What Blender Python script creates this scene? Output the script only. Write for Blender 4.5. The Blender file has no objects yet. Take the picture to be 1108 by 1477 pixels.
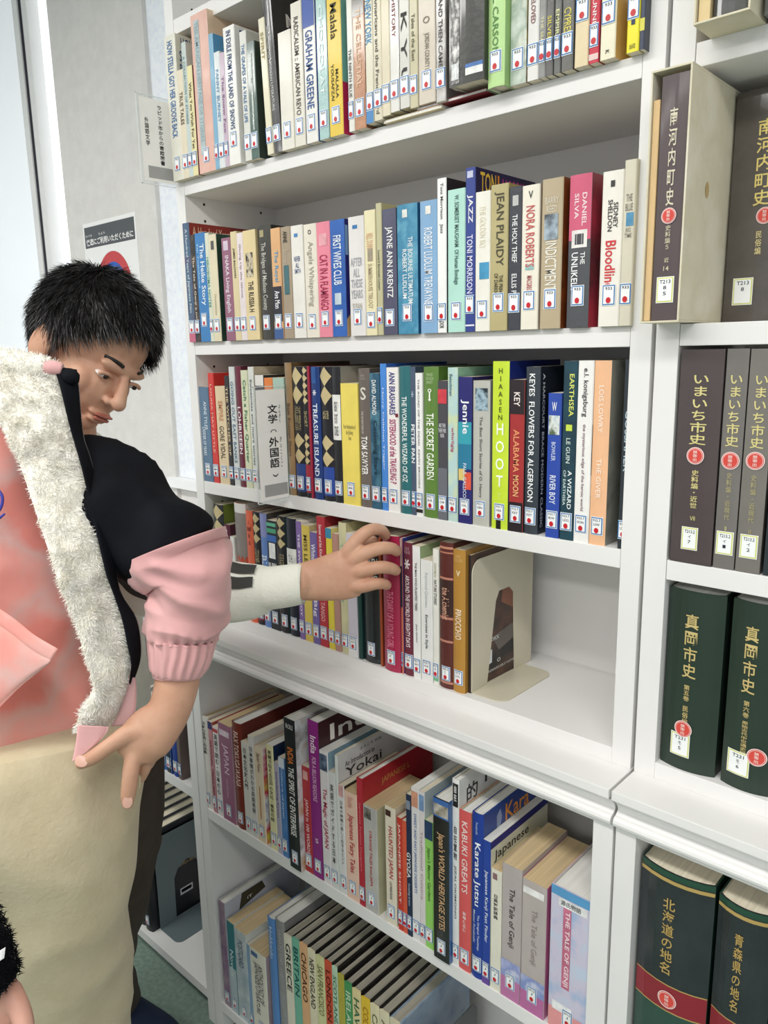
import bpy, bmesh, math, random
from mathutils import Vector, Matrix, noise
random.seed(7)
S = bpy.context.scene
COL = S.collection
# ------------------------------------------------------------------ camera
CX, CY, CZ, YAW, PIT, ROL, FPX = 1.3767, -.9387, 1.6045, .742, .2038, -.0189, 1120.691
FW = Vector((-math.sin(YAW)*math.cos(PIT), math.cos(YAW)*math.cos(PIT), -math.sin(PIT)))
_r = Vector((math.cos(YAW), math.sin(YAW), 0)); _u = _r.cross(FW)
RT = _r*math.cos(ROL)+_u*math.sin(ROL); UP = -_r*math.sin(ROL)+_u*math.cos(ROL)
CP = Vector((CX, CY, CZ))
cam = bpy.data.objects.new('camera', bpy.data.cameras.new('camera')); COL.objects.link(cam)
cam.data.sensor_fit = 'HORIZONTAL'; cam.data.sensor_width = 36; cam.data.lens = 36*FPX/1108
cam.data.clip_start = .02
m = Matrix((RT, UP, -FW)).transposed().to_4x4(); m.translation = CP; cam.matrix_world = m
S.camera = cam
# ------------------------------------------------------------------ world and light
w = bpy.data.worlds.new('world'); S.world = w; w.use_nodes = True
bg = w.node_tree.nodes['Background']; bg.inputs[0].default_value = (.93, .96, 1, 1); bg.inputs[1].default_value = .66
S.view_settings.view_transform = 'Standard'; S.view_settings.look = 'None'
S.view_settings.gamma = 1; S.view_settings.use_curve_mapping = False
S.view_settings.exposure = 0.09
def area(name, loc, sx, sy, power, col=(1, .97, .93), rot=(0, 0, 0)):
    l = bpy.data.lights.new(name, 'AREA'); l.shape = 'RECTANGLE'; l.size = sx; l.size_y = sy; l.energy = power; l.color = col
    o = bpy.data.objects.new(name, l); COL.objects.link(o); o.location = loc; o.rotation_euler = rot; return o
LAMPS = [(-.9, -1.3), (.6, -1.3), (2.1, -1.3), (-.9, -2.9), (.6, -2.9), (2.1, -2.9)]
for lx, ly in LAMPS: area('ceiling_lamp_light', (lx, ly, 2.72), 1.2, .3, 16)
# ------------------------------------------------------------------ helpers
def lin(c):
    return tuple((v/12.92 if v <= .04045 else ((v+.055)/1.055)**2.4) for v in c)
def hx(s):
    s = s.lstrip('#')
    if len(s) == 3: s = ''.join(c*2 for c in s)
    return lin([int(s[i:i+2], 16)/255 for i in (0, 2, 4)])
MC = {}
def mat(col, rough=.5, var=.12, scale=40, bump=0, coat=0, metal=0, kind='', stretch=None, emit=0, trans=0, sheen=0, sss=0, spec=.4):
    """procedural material: base colour broken up by noise, optional fine relief"""
    key = (str(col), rough, var, scale, bump, coat, metal, kind, str(stretch), emit, trans, sheen, sss, spec)
    if key in MC: return MC[key]
    mt = bpy.data.materials.new('mat_%03d' % len(MC)); mt.use_nodes = True
    nt = mt.node_tree; N = nt.nodes; L = nt.links; b = N['Principled BSDF']
    cols = [hx(c) for c in (col.split(',') if isinstance(col, str) else col)]
    b.inputs['Roughness'].default_value = rough; b.inputs['Metallic'].default_value = metal
    b.inputs['Coat Weight'].default_value = coat; b.inputs['Coat Roughness'].default_value = .08
    b.inputs['Specular IOR Level'].default_value = spec
    if sheen: b.inputs['Sheen Weight'].default_value = sheen; b.inputs['Sheen Roughness'].default_value = .4
    if sss:
        b.inputs['Subsurface Weight'].default_value = sss; b.inputs['Subsurface Radius'].default_value = (.02, .008, .004); b.inputs['Subsurface Scale'].default_value = .4
    if trans: b.inputs['Transmission Weight'].default_value = trans; b.inputs['IOR'].default_value = 1.3
    if emit:
        b.inputs['Emission Color'].default_value = (*cols[0], 1); b.inputs['Emission Strength'].default_value = emit
    tc = N.new('ShaderNodeTexCoord'); mp = N.new('ShaderNodeMapping'); L.new(tc.outputs['Object'], mp.inputs[0])
    if stretch: mp.inputs['Scale'].default_value = stretch
    nz = N.new('ShaderNodeTexNoise'); nz.inputs['Scale'].default_value = scale; nz.inputs['Detail'].default_value = 4
    L.new(mp.outputs[0], nz.inputs['Vector'])
    rp = N.new('ShaderNodeValToRGB'); cr = rp.color_ramp
    if len(cols) == 1:
        c = cols[0]; cr.elements[0].position = .3; cr.elements[1].position = .7
        cr.elements[0].color = (*[v*(1-var) for v in c], 1); cr.elements[1].color = (*[min(1, v*(1+var*.6)+.004*var) for v in c], 1)
    else:
        cr.elements[0].position = .36; cr.elements[0].color = (*cols[0], 1)
        cr.elements[1].position = .64; cr.elements[1].color = (*cols[-1], 1)
        for i, c in enumerate(cols[1:-1]):
            e = cr.elements.new(.36+.28*(i+1)/(len(cols)-1)); e.color = (*c, 1)
    L.new(nz.outputs[0], rp.inputs[0]); L.new(rp.outputs[0], b.inputs['Base Color'])
    if bump:
        nb = N.new('ShaderNodeTexNoise'); nb.inputs['Scale'].default_value = scale*6; nb.inputs['Detail'].default_value = 6
        L.new(mp.outputs[0], nb.inputs['Vector'])
        bp = N.new('ShaderNodeBump'); bp.inputs['Strength'].default_value = bump; bp.inputs['Distance'].default_value = .002
        L.new(nb.outputs[0], bp.inputs['Height']); L.new(bp.outputs[0], b.inputs['Normal'])
    MC[key] = mt; return mt
def obj(name, me, parent=None, mats=None, loc=None, smooth=False):
    if mats and not me.materials:
        for q in (mats if isinstance(mats, (list, tuple)) else [mats]): me.materials.append(q)
    if smooth: me.shade_smooth()
    o = bpy.data.objects.new(name, me); COL.objects.link(o)
    if parent: o.parent = parent
    if loc is not None: o.location = loc
    return o
def thing(name, label, cat, loc=(0, 0, 0), group=None, rot=None):
    o = bpy.data.objects.new(name, None); COL.objects.link(o); o.location = loc; o.empty_display_size = .02
    if rot: o.rotation_euler = rot
    tag(o, label, cat, group); return o
def tag(o, label, cat, group=None):
    o['label'] = label; o['category'] = cat; o['kind'] = 'thing'
    if group: o['group'] = group
    return o
def mesh(verts, faces, mi=None, name='m'):
    me = bpy.data.meshes.new(name); me.from_pydata([tuple(v) for v in verts], [], faces)
    if mi: me.polygons.foreach_set('material_index', mi)
    me.update(); return me
def fixn(me):
    bm = bmesh.new(); bm.from_mesh(me); bmesh.ops.recalc_face_normals(bm, faces=bm.faces); bm.to_mesh(me); bm.free(); return me
def boxes(lst, bevel=0):
    """one mesh of several axis-aligned boxes (x0,x1,y0,y1,z0,z1)"""
    bm = bmesh.new()
    for x0, x1, y0, y1, z0, z1 in lst:
        r = bmesh.ops.create_cube(bm, size=1)
        for v in r['verts']:
            v.co = Vector((x0+(v.co.x+.5)*(x1-x0), y0+(v.co.y+.5)*(y1-y0), z0+(v.co.z+.5)*(z1-z0)))
    if bevel: bmesh.ops.bevel(bm, geom=list(bm.edges), offset=bevel, segments=2, affect='EDGES', profile=.7)
    me = bpy.data.meshes.new('box'); bm.to_mesh(me); bm.free(); return me
def prism(poly, axis, a, b, bevel=0):
    """extrude a polygon given in the two other axes along axis from a to b"""
    n = len(poly); V = []
    for t in (a, b):
        for p, q in poly: V.append({'x': (t, p, q), 'y': (p, t, q), 'z': (p, q, t)}[axis])
    F = [tuple(range(n)), tuple(range(2*n-1, n-1, -1))]+[(i, i+n, (i+1) % n+n, (i+1) % n) for i in range(n)]
    me = fixn(mesh(V, F))
    if bevel:
        bm = bmesh.new(); bm.from_mesh(me); bmesh.ops.bevel(bm, geom=list(bm.edges), offset=bevel, segments=1, affect='EDGES'); bm.to_mesh(me); bm.free()
    return me
def struct(name, me, m, parent=None, smooth=False):
    o = obj(name, me, parent, m, smooth=smooth)
    if not parent: o['kind'] = 'structure'
    return o
# pixel of the photograph <-> places in the room (used to take positions and sizes off the photograph)
def ray(u, v): return FW+RT*((u-554)/FPX)+UP*((738.5-v)/FPX)
def at(u, v, d): return CP+ray(u, v)*d
def xof(u, y, z):
    P0 = Vector((0, y, z))-CP; k = (u-554)/FPX
    return (k*P0.dot(FW)-P0.dot(RT))/(RT.x-k*FW.x)
def zof(v, x, y):
    P0 = Vector((x, y, 0))-CP; k = (738.5-v)/FPX
    return (k*P0.dot(FW)-P0.dot(UP))/(UP.z-k*FW.z)
# text as thin print
TC = {}
def glyphs(s, bold=0, v=False, sp=1.0):
    key = (s, bold, v, sp)
    if key in TC: return TC[key]
    c = bpy.data.curves.new('t', 'FONT'); c.body = '\n'.join(s) if v else s; c.resolution_u = 2; c.offset = bold
    if v: c.align_x = 'CENTER'; c.space_line = 1.06
    else: c.space_line = .9; c.space_character = sp; c.align_x = 'CENTER'
    o = bpy.data.objects.new('t', c); me = o.to_mesh()
    V = [tuple(p.co[:2]) for p in me.vertices]; F = [tuple(p.vertices) for p in me.polygons]
    o.to_mesh_clear(); bpy.data.objects.remove(o); bpy.data.curves.remove(c)
    if V:
        x0 = min(a[0] for a in V); x1 = max(a[0] for a in V); y0 = min(a[1] for a in V); y1 = max(a[1] for a in V)
        V = [((a[0]-x0)/max(x1-x0, 1e-6), (a[1]-y0)/max(y1-y0, 1e-6)) for a in V]
    TC[key] = (V, F); return TC[key]
# ------------------------------------------------------------------ room
WHT = mat('e9e8e6', .45, .03, 6, .05)
WALL = mat('dddbd7', .9, .05, 30, .7)
WALLW = mat('eef0f3', .9, .04, 30, .9)
FLOORM = mat('758a7e,7d9185,869a8d', .95, .1, 90, .7)
struct('floor', boxes([(-4, 4, -5, 1.2, -.05, 0)]), FLOORM)
struct('ceiling', boxes([(-4, 4, -5, 1.2, 2.75, 2.8)]), mat('e8e8e5', .9, .03, 10))
struct('wall_back', boxes([(-.36, 4, .262, .36, 0, 2.75), (-.985, -.497, .25, .36, 0, 2.75), (-4, -1.9, .25, .36, 0, 2.75),
                           (-.497, -.36, .262, .36, 0, 1.27), (-1.9, -.985, .25, .36, 0, .9)]), WALL)
struct('trim_1', boxes([(-.52, -.36, .235, .2618, 1.245, 1.272)], .002), mat('f2f3f4', .5, .02))
wn = struct('wall_glow_strip', boxes([(-.497, -.36, .2625, .27, 1.272, 2.75)]), mat('eef3fb', .6, .10, 70, 1., emit=.10))  # white textured wall strip, emission added so it looks brightly lit
# window on the left: aluminium posts, glowing white panel and a strip of bright frosted glass
w1 = thing('window_1', '', ''); del w1['label']; del w1['category']; w1['kind'] = 'structure'
FR = mat('e6e6e5', .4, .04, 8)
for a, b, y0 in ((-1.175, -1.15, .236), (-1.147, -1.12, .225), (-1.117, -1.072, .236), (-1.069, -1.04, .215)):
    obj('window_frame', boxes([(a, b, y0, .26, .92, 2.75)], .002), w1, FR)
obj('gasket', boxes([(-1.151, -1.146, .232, .25, .9, 2.75)]), w1, mat('4a4450', .7))
obj('gasket', boxes([(-1.121, -1.116, .230, .25, .9, 2.75)]), w1, mat('3a3a44', .7))
obj('pane', boxes([(-1.04, -.985, .252, .258, .92, 2.75)]), w1, mat('f7fbff', .5, .03, 90, .8, emit=.9))
obj('window_frame', boxes([(-1.62, -1.178, .238, .26, .9, 2.75)], .003), w1, mat('f0f4f8', .6, .03, 5, emit=.22))  # white panel, daylight on it put in as emission
obj('pane', boxes([(-1.9, -1.62, .28, .286, .9, 2.75)]), w1, mat('c9d2e0', .5, .03, 9, emit=.35))
obj('window_frame', boxes([(-1.645, -1.62, .225, .27, .9, 2.75), (-1.9, -.985, .22, .27, .88, .92)], .003), w1, FR)
for i_, (lx, ly) in enumerate(LAMPS):
    t = thing('ceiling_light', 'flat white fluorescent ceiling light, %s of the %s row' % (['left end', 'middle', 'right end'][i_ % 3], ['row nearest the shelves', 'far'][i_//3].replace('row ', '')), 'ceiling light', (lx, ly, 2.75), 'ceiling lights above the aisle')
    obj('housing', boxes([(-.62, .62, -.17, .17, -.02, 0)], .003), t, WHT)
    obj('diffuser', boxes([(-.6, .6, -.15, .15, -.026, -.02)]), t, mat('ffffff', .5, 0, emit=3))
# ------------------------------------------------------------------ shelf units
W = .9372; ZA, ZB, ZC, ZD = 1.937, 1.630, 1.3436, 1.0602; ZCT = 1.0372; TH = .0256; DP = .234; PL = -.0477
ZE, ZF = .6, .0866
def bookcase(name, label, x0, x1, shelves, up, lo, upper=True, lowshelves=((ZE, .53), ), y_up=0.):
    t = thing(name, label, 'bookcase', (x0, 0, 0))
    B = lambda n, l, bv=.0012: obj(n, boxes([(a-x0, b-x0, c, d, e, f) for a, b, c, d, e, f in l], bv), t, WHT)
    if upper:
        B('side_panel', [(x0-up[0], x0, 0, DP+.02, ZCT, 2.60)]); B('side_panel', [(x1, x1+up[1], 0, DP+.02, ZCT, 2.60)])
        B('back_panel', [(x0, x1, DP, DP+.018, ZCT, 2.60)], 0); B('top_panel', [(x0, x1, 0, DP, 2.56, 2.60)])
        for z in shelves: B('shelf', [(x0+.0006, x1-.0006, .0006, DP, z-TH, z)])
        B('base_board', [(x0, x1, 0, DP, ZCT, ZD)])
    a, b = x0-lo[0], x1+lo[1]
    B('counter_top', [(a, b, -.066, DP+.02, ZCT-.0135, ZCT)], .0015)
    # moulded edge under the counter: cove, then a rounded nose
    prof = [(0, ZCT-.0137)]+[(-.058+.014*math.sin(k/5*math.pi/2), ZCT-.0137-.004-.020*(k/5)) for k in range(6)]
    zc = .987
    prof += [(-.050-.0085*math.cos(k/6*math.pi-math.pi/2)*1.0, zc+.008*math.cos(k/6*math.pi)) for k in range(7)]+[(0, zc-.008)]
    me = prism(prof, 'x', a-x0, b-x0); me.shade_auto_smooth() if hasattr(me, 'shade_auto_smooth') else None
    obj('moulding', me, t, WHT)
    B('side_panel', [(a, x0, PL, DP+.02, 0, .976)]); B('side_panel', [(x1, b, PL, DP+.02, 0, .976)])
    B('back_panel', [(x0, x1, DP, DP+.018, 0, .976)], 0)
    B('lower_top_panel', [(x0, x1, PL, DP, .976-.004, .9785)])
    for z, _ in lowshelves: B('shelf', [(x0+.0006, x1-.0006, PL+.0006, DP, z-TH, z)])
    B('bottom_shelf', [(x0, x1, PL, DP, ZF-TH, ZF)]); B('kick_board', [(x0, x1, PL+.045, PL+.06, 0, ZF-TH)])
    holes = [(q, z) for z in [1.10+.032*k for k in range(46)] for q in (.045, .19)] if upper else []
    hv = [(x1-x0+s*.0003-(x1-x0 if s > 0 else 0), q, z) for q, z in holes for s in (1,)]
    if hv:
        V = []; F = []
        for x, y, z in hv:
            n0 = len(V); V += [(x, y+.003*math.cos(k*math.pi/3), z+.003*math.sin(k*math.pi/3)) for k in range(6)]; F.append(tuple(range(n0, n0+6)))
        h = obj('peg_hole', mesh(V, F), t, mat('2a2520', .9)); h['kind'] = 'stuff'
    return t
bookcase('bookcase', 'white bookcase with foreign language books and moulded counter edge', 0, W, (2.223, ZA, ZB, ZC), (.027, .0275), (.027, .029))
bookcase('bookcase', 'white bookcase on the right holding Japanese town history volumes', .9985, .9985+W, (2.24, 1.933, 1.630, 1.340), (.0285, .027), (.0285, .029))
bookcase('bookcase', 'low white bookcase on the left behind the people', -.0295-.0275-W, -.0295-.0285+.0005, (), (.02, .02), (.027, .0265), upper=False, lowshelves=((.628, 0),))
# ------------------------------------------------------------------ books
PAGE = mat('e6dcc6', .9, .16, 260, .3, stretch=(1, .02, 1)); PAGEW = mat('ecebe6', .9, .1, 260, .3, stretch=(1, .02, 1))
PAGEO = mat('d8c096', .9, .16, 260, .3, stretch=(1, .02, 1))
PAGEG = mat('aca698', .9, .2, 260, .3, stretch=(1, .02, 1)); ROWS = {}
def ink(c): return mat(c, .5, 0)
STW = mat('f4f6f6', .35, .03); STB = mat('3f7cb8', .35, .05); RED = mat('c8242e', .35, .05); STY = mat('d9dc7c', .35, .05)
class Book: pass
def spine_y(bk, x):
    t = 2*x/bk.w-1; return -bk.b*(1-t*t)
def patch(bk, x0, x1, z0, z1, off, nx=None):
    nx = nx or (6 if bk.b else 1); V = []; F = []
    for i in range(nx+1):
        x = x0+(x1-x0)*i/nx; y = spine_y(bk, x)-off
        V += [(x, y, z0), (x, y, z1)]
        if i: k = 2*i; F.append((k-2, k, k+1, k-1))
    return V, F
def spine_text(bk, root, s, col, f0, f1, wf=.6, mode='r', cx=.5, bold=.012, name='title', off=.0007):
    """print s on the spine between fractions f0..f1 of the height (from the top)"""
    V, F = glyphs(s, bold, mode == 'v')
    if not V: return
    z1 = bk.h*(1-f0); z0 = bk.h*(1-f1); hw = bk.w*wf; xc = bk.w*cx; out = []
    for a, c in V:
        if mode == 'r': x = xc+(c-.5)*hw; z = z1-a*(z1-z0)
        else: x = xc+(a-.5)*hw; z = z0+c*(z1-z0)
        out.append((x, spine_y(bk, min(max(x, 0), bk.w))-off, z))
    return obj(name, mesh(out, F), root, ink(col))
def side_text(bk, root, s, col, y0, y1, f0, f1, bold=.012, name='cover_title', vert=False):
    V, F = glyphs(s, bold)
    z1 = bk.h*(1-f0); z0 = bk.h*(1-f1)
    if vert: out = [(bk.w+.0004, y0+(c)*(y1-y0), z1-a*(z1-z0)) for a, c in V]
    else: out = [(bk.w+.0004, y0+a*(y1-y0), z0+c*(z1-z0)) for a, c in V]
    return obj(name, mesh(out, F), root, ink(col))
def side_patch(bk, root, poly, col, name='cover_picture', off=.0003):
    V = [(bk.w+off, y, bk.h*(1-f)) for y, f in poly]
    return obj(name, mesh(V, [tuple(range(len(V)))]), root, mat(col, .5, .1, 30))
def sticker(bk, root, zc, st):
    """call-number label with border, print and red dot"""
    sw = min(st.get('w', .0175), bk.w-.0012); sh = st.get('h', .024); x0 = (bk.w-sw)/2+st.get('dx', 0); z0 = zc
    parts = []
    V1, F1 = patch(bk, x0, x0+sw, z0, z0+sh, .0010)
    bw = .0014
    V2, F2 = patch(bk, x0+bw, x0+sw-bw, z0+bw, z0+sh-bw, .00125)
    V3, F3 = patch(bk, x0-.0008*(sw < bk.w-.003), x0+sw+.0008*(sw < bk.w-.003), z0-.0008, z0+sh+.0008, .0008)
    V = V1+V2+V3; F = F1+[tuple(i+len(V1) for i in f) for f in F2]+[tuple(i+len(V1)+len(V2) for i in f) for f in F3]
    mi = [1]*len(F1)+[0]*len(F2)+[0]*len(F3)
    so = obj('spine_label', mesh(V, F, mi), root, [STW, STY if st.get('yellow') else STB])
    tx = st.get('t', '933')
    for k, line in enumerate(tx.split('|')):
        gv, gf = glyphs(line, .01)
        ww = min(sw*.68, .0042*len(line)*.72 if not st.get('yellow') else .0036*len(line)); zt = z0+sh*(.83-.24*k) ; hh = sh*.15; xc = x0+sw/2
        obj('call_number', mesh([(xc+(a-.5)*ww, spine_y(bk, min(max(xc+(a-.5)*ww, 0), bk.w))-.0015, zt+(c-.5)*hh) for a, c in gv], gf), so, ink('282c38'))
    if not st.get('yellow'):
        r = min(.0033, sw*.42); zc2 = z0+sh*.24; xc = x0+sw/2
        V = [(xc+r*math.cos(k*math.pi/6), spine_y(bk, min(max(xc+r*math.cos(k*math.pi/6), 0), bk.w))-.0018, zc2+1.12*r*math.sin(k*math.pi/6)) for k in range(12)]
        obj('red_dot', mesh(V, [tuple(range(12))]), so, RED)
def seal(bk, root, zc, r=.0085, xf=.5):
    xc = bk.w*xf
    def disc(r, off): return [(xc+r*math.cos(k*math.pi/12), spine_y(bk, min(max(xc+r*math.cos(k*math.pi/12), 0), bk.w))-off, zc+r*math.sin(k*math.pi/12)) for k in range(24)]
    V = disc(r, .0012)+disc(r*.9, .0014)+disc(r*.83, .0016)+disc(r*.78, .0018)
    F = [tuple(range(24*i, 24*i+24)) for i in range(4)]
    so = obj('round_seal', mesh(V, F, [0, 1, 0, 1]), root, [mat('f0dcd8', .5, .03), mat('d84a40', .5, .05)])
    gv, gf = glyphs('禁帯出', .01, True)
    obj('seal_print', mesh([(xc+(a-.5)*r*.5, spine_y(bk, xc)-.0024, zc+(c-.5)*r*1.25) for a, c in gv], gf), so, ink('f4d8d0'))
def make_book(x0, x1, y, z0, ztop, col, side, label, group, texts=(), st=None, **o):
    bk = Book(); w = bk.w = x1-x0; h = bk.h = ztop-z0; hard = o.get('k', 'p') == 'h'; d = o.get('d', .13 if not hard else .16)
    bk.b = b = o.get('b', min(.006, .13*w) if hard else 0.)
    d = min(d, DP-.004-y)
    root = thing('book', label, 'book', (x0, y+b, z0), group)
    if o.get('tilt'): root.rotation_euler = (0, o['tilt'], 0)
    if o.get('yaw'): root.rotation_euler[2] = o['yaw']
    t = o.get('t', .0024 if hard else .0007)
    ns = 8 if hard else 3
    if hard: outer = [(0, d)]+[(w*i/ns, -b*(1-(2*i/ns-1)**2)) for i in range(ns+1)]+[(w, d)]
    else:
        r = min(.0012, w*.2); outer = [(0, d), (0, r), (r, 0), (w-r, 0), (w, r), (w, d)]
    inner = []
    for i, (px, py) in enumerate(outer):
        cx = min(max(px, t), w-t); cy = py if i in (0, len(outer)-1) else max(py+t, py+t)
        inner.append((cx, cy))
    n = len(outer); V = []; F = []; MI = []
    for P in (outer, inner):
        for z in (0, h):
            V += [(px, py, z) for px, py in P]
    O0, O1, I0, I1 = 0, n, 2*n, 3*n
    for i in range(n-1):
        sp = 0 < i < n-2
        F += [(O0+i, O0+i+1, O1+i+1, O1+i), (I0+i+1, I0+i, I1+i, I1+i+1), (O1+i, O1+i+1, I1+i+1, I1+i), (O0+i+1, O0+i, I0+i, I0+i+1)]
        MI += [0 if sp else 1, 2 if hard else 1, 0 if sp else 1, 1]
    F += [(O0, O1, I1, I0), (O1+n-1, O0+n-1, I0+n-1, I1+n-1)]; MI += [1, 1]
    coat = .6 if o.get('film') else .15; ro = .3 if o.get('film') else .42
    ms = mat(col, ro, .07, 25 if ',' not in col else o.get('as', 22), coat=coat, bump=.25 if o.get('film') else 0)
    md = mat(side or col.split(',')[0], ro, .1, 12 if side and ',' in side else 25, coat=coat)
    obj('cover', mesh(V, F, MI), root, [ms, md, mat('c9c4b8', .8)])
    g = .003 if hard else .0002; e = .004 if hard else .0004
    pp = [(t*1.02, d-e)]+[(min(max(px, t*1.02), w-t*1.02), py+t*1.05) for px, py in outer[1:-1]]+[(w-t*1.02, d-e)]
    V = [(px, py, g) for px, py in pp]+[(px, py, h-g) for px, py in pp]; k = len(pp)
    F = [tuple(range(k-1, -1, -1)), tuple(range(k, 2*k))]+[(i, (i+1) % k, (i+1) % k+k, i+k) for i in range(k)]
    obj('page_block', mesh(V, F), root, {'w': PAGEW, 'o': PAGEO, 'g': PAGEG}.get(o.get('pg'), PAGE))
    for f0, f1, c in o.get('bands', ()):
        Vb, Fb = patch(bk, .0003, w-.0003, h*(1-f1), h*(1-f0), .0004)
        obj('colour_band', mesh(Vb, Fb), root, mat(c, ro, .07, 25, coat=coat))
    for x_0, x_1, f0, f1, c in o.get('pics', ()):
        Vb, Fb = patch(bk, w*x_0, w*x_1, h*(1-f1), h*(1-f0), .00055)
        obj('spine_picture', mesh(Vb, Fb), root, mat(c, ro, .2, 60))
    for f0, f1 in o.get('harl', ()):   # harlequin: gold diamonds on black
        V = []; F = []; nd = max(1, round(h*(f1-f0)/(w*1.05))); dh = h*(f1-f0)/nd
        for i in range(nd):
            zc = h*(1-f0)-dh*(i+.5); k0 = len(V); m_ = 8
            for j in range(m_+1):
                x = w*j/m_; e = (1-abs(2*j/m_-1))*dh/2+.00002; yy = spine_y(bk, x)-.0007; V += [(x, yy, zc-e), (x, yy, zc+e)]
                if j: a = k0+2*j; F.append((a-2, a, a+1, a-1))
        obj('diamond_pattern', mesh(V, F), root, mat('c9b98c', .4, .08, 60))
    for t_ in texts: spine_text(bk, root, *t_)
    for t_ in o.get('st2', ()): side_text(bk, root, *t_)
    for t_ in o.get('sp', ()): side_patch(bk, root, *t_)
    if st: sticker(bk, root, st['z'] if not o.get('sz') else o['sz'], dict(st, **({'t': o['cn']} if o.get('cn') else {})))
    if o.get('seal'): seal(bk, root, *o['seal'])
    return root
def row(key, z0, yf, phrase, group, st, data, v_top=False, gap=.0003):
    """data: xl, xr, top, 'short|long', spine, side, texts, options"""
    last = -.03; names = [q[3].split('|')[0] for q in data]; used = ROWS
    for i, q in enumerate(data):
        xl, xr, tp, nm, col, side, texts = q[:7]; o = dict(q[7]) if len(q) > 7 else {}
        y = yf+o.pop('dy', 0); zb = z0+o.pop('lift', 0)
        if v_top:
            # measured along the top edge of the spine
            x = 0.
            P = CP+ray(xl, tp)*((y-CY)/ray(xl, tp).y); Q = CP+ray(xr, tp+(xr-xl)*.5)*((y-CY)/ray(xr, tp+(xr-xl)*.5).y)
            x0, x1, zt = P.x, Q.x, P.z
        else:
            x0, x1 = xof(xl, y, zb), xof(xr, y, zb); zt = zof(tp, (x0+x1)/2, y)
        if x0 < last+gap and not o.get('free'): x0 = last+gap
        x1 = max(x1, x0+.005)
        if o.get('tilt') is None: last = x1
        short, long = nm.split('|')
        if i == 0: lb = f'{long}, leftmost {phrase}'
        elif i == len(data)-1: lb = f'{long}, rightmost {phrase}'
        else: lb = f'{long} between {names[i-1]} and {names[i+1]} books {phrase}'
        if lb in used: print('DUPLABEL', lb)
        if len(lb.split()) > 16: print('LONG', len(lb.split()), lb)
        used[lb] = 1
        s = None if o.get('nost') else dict(st)
        make_book(x0, x1, y, zb, zt, col, side, lb, group, texts, s, **o)
    return last
K = '1c1e22'; WH = 'f2f2ee'
st = dict(w=.0165, h=.024, z=.018)
BL = '3a6ea8'
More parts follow.
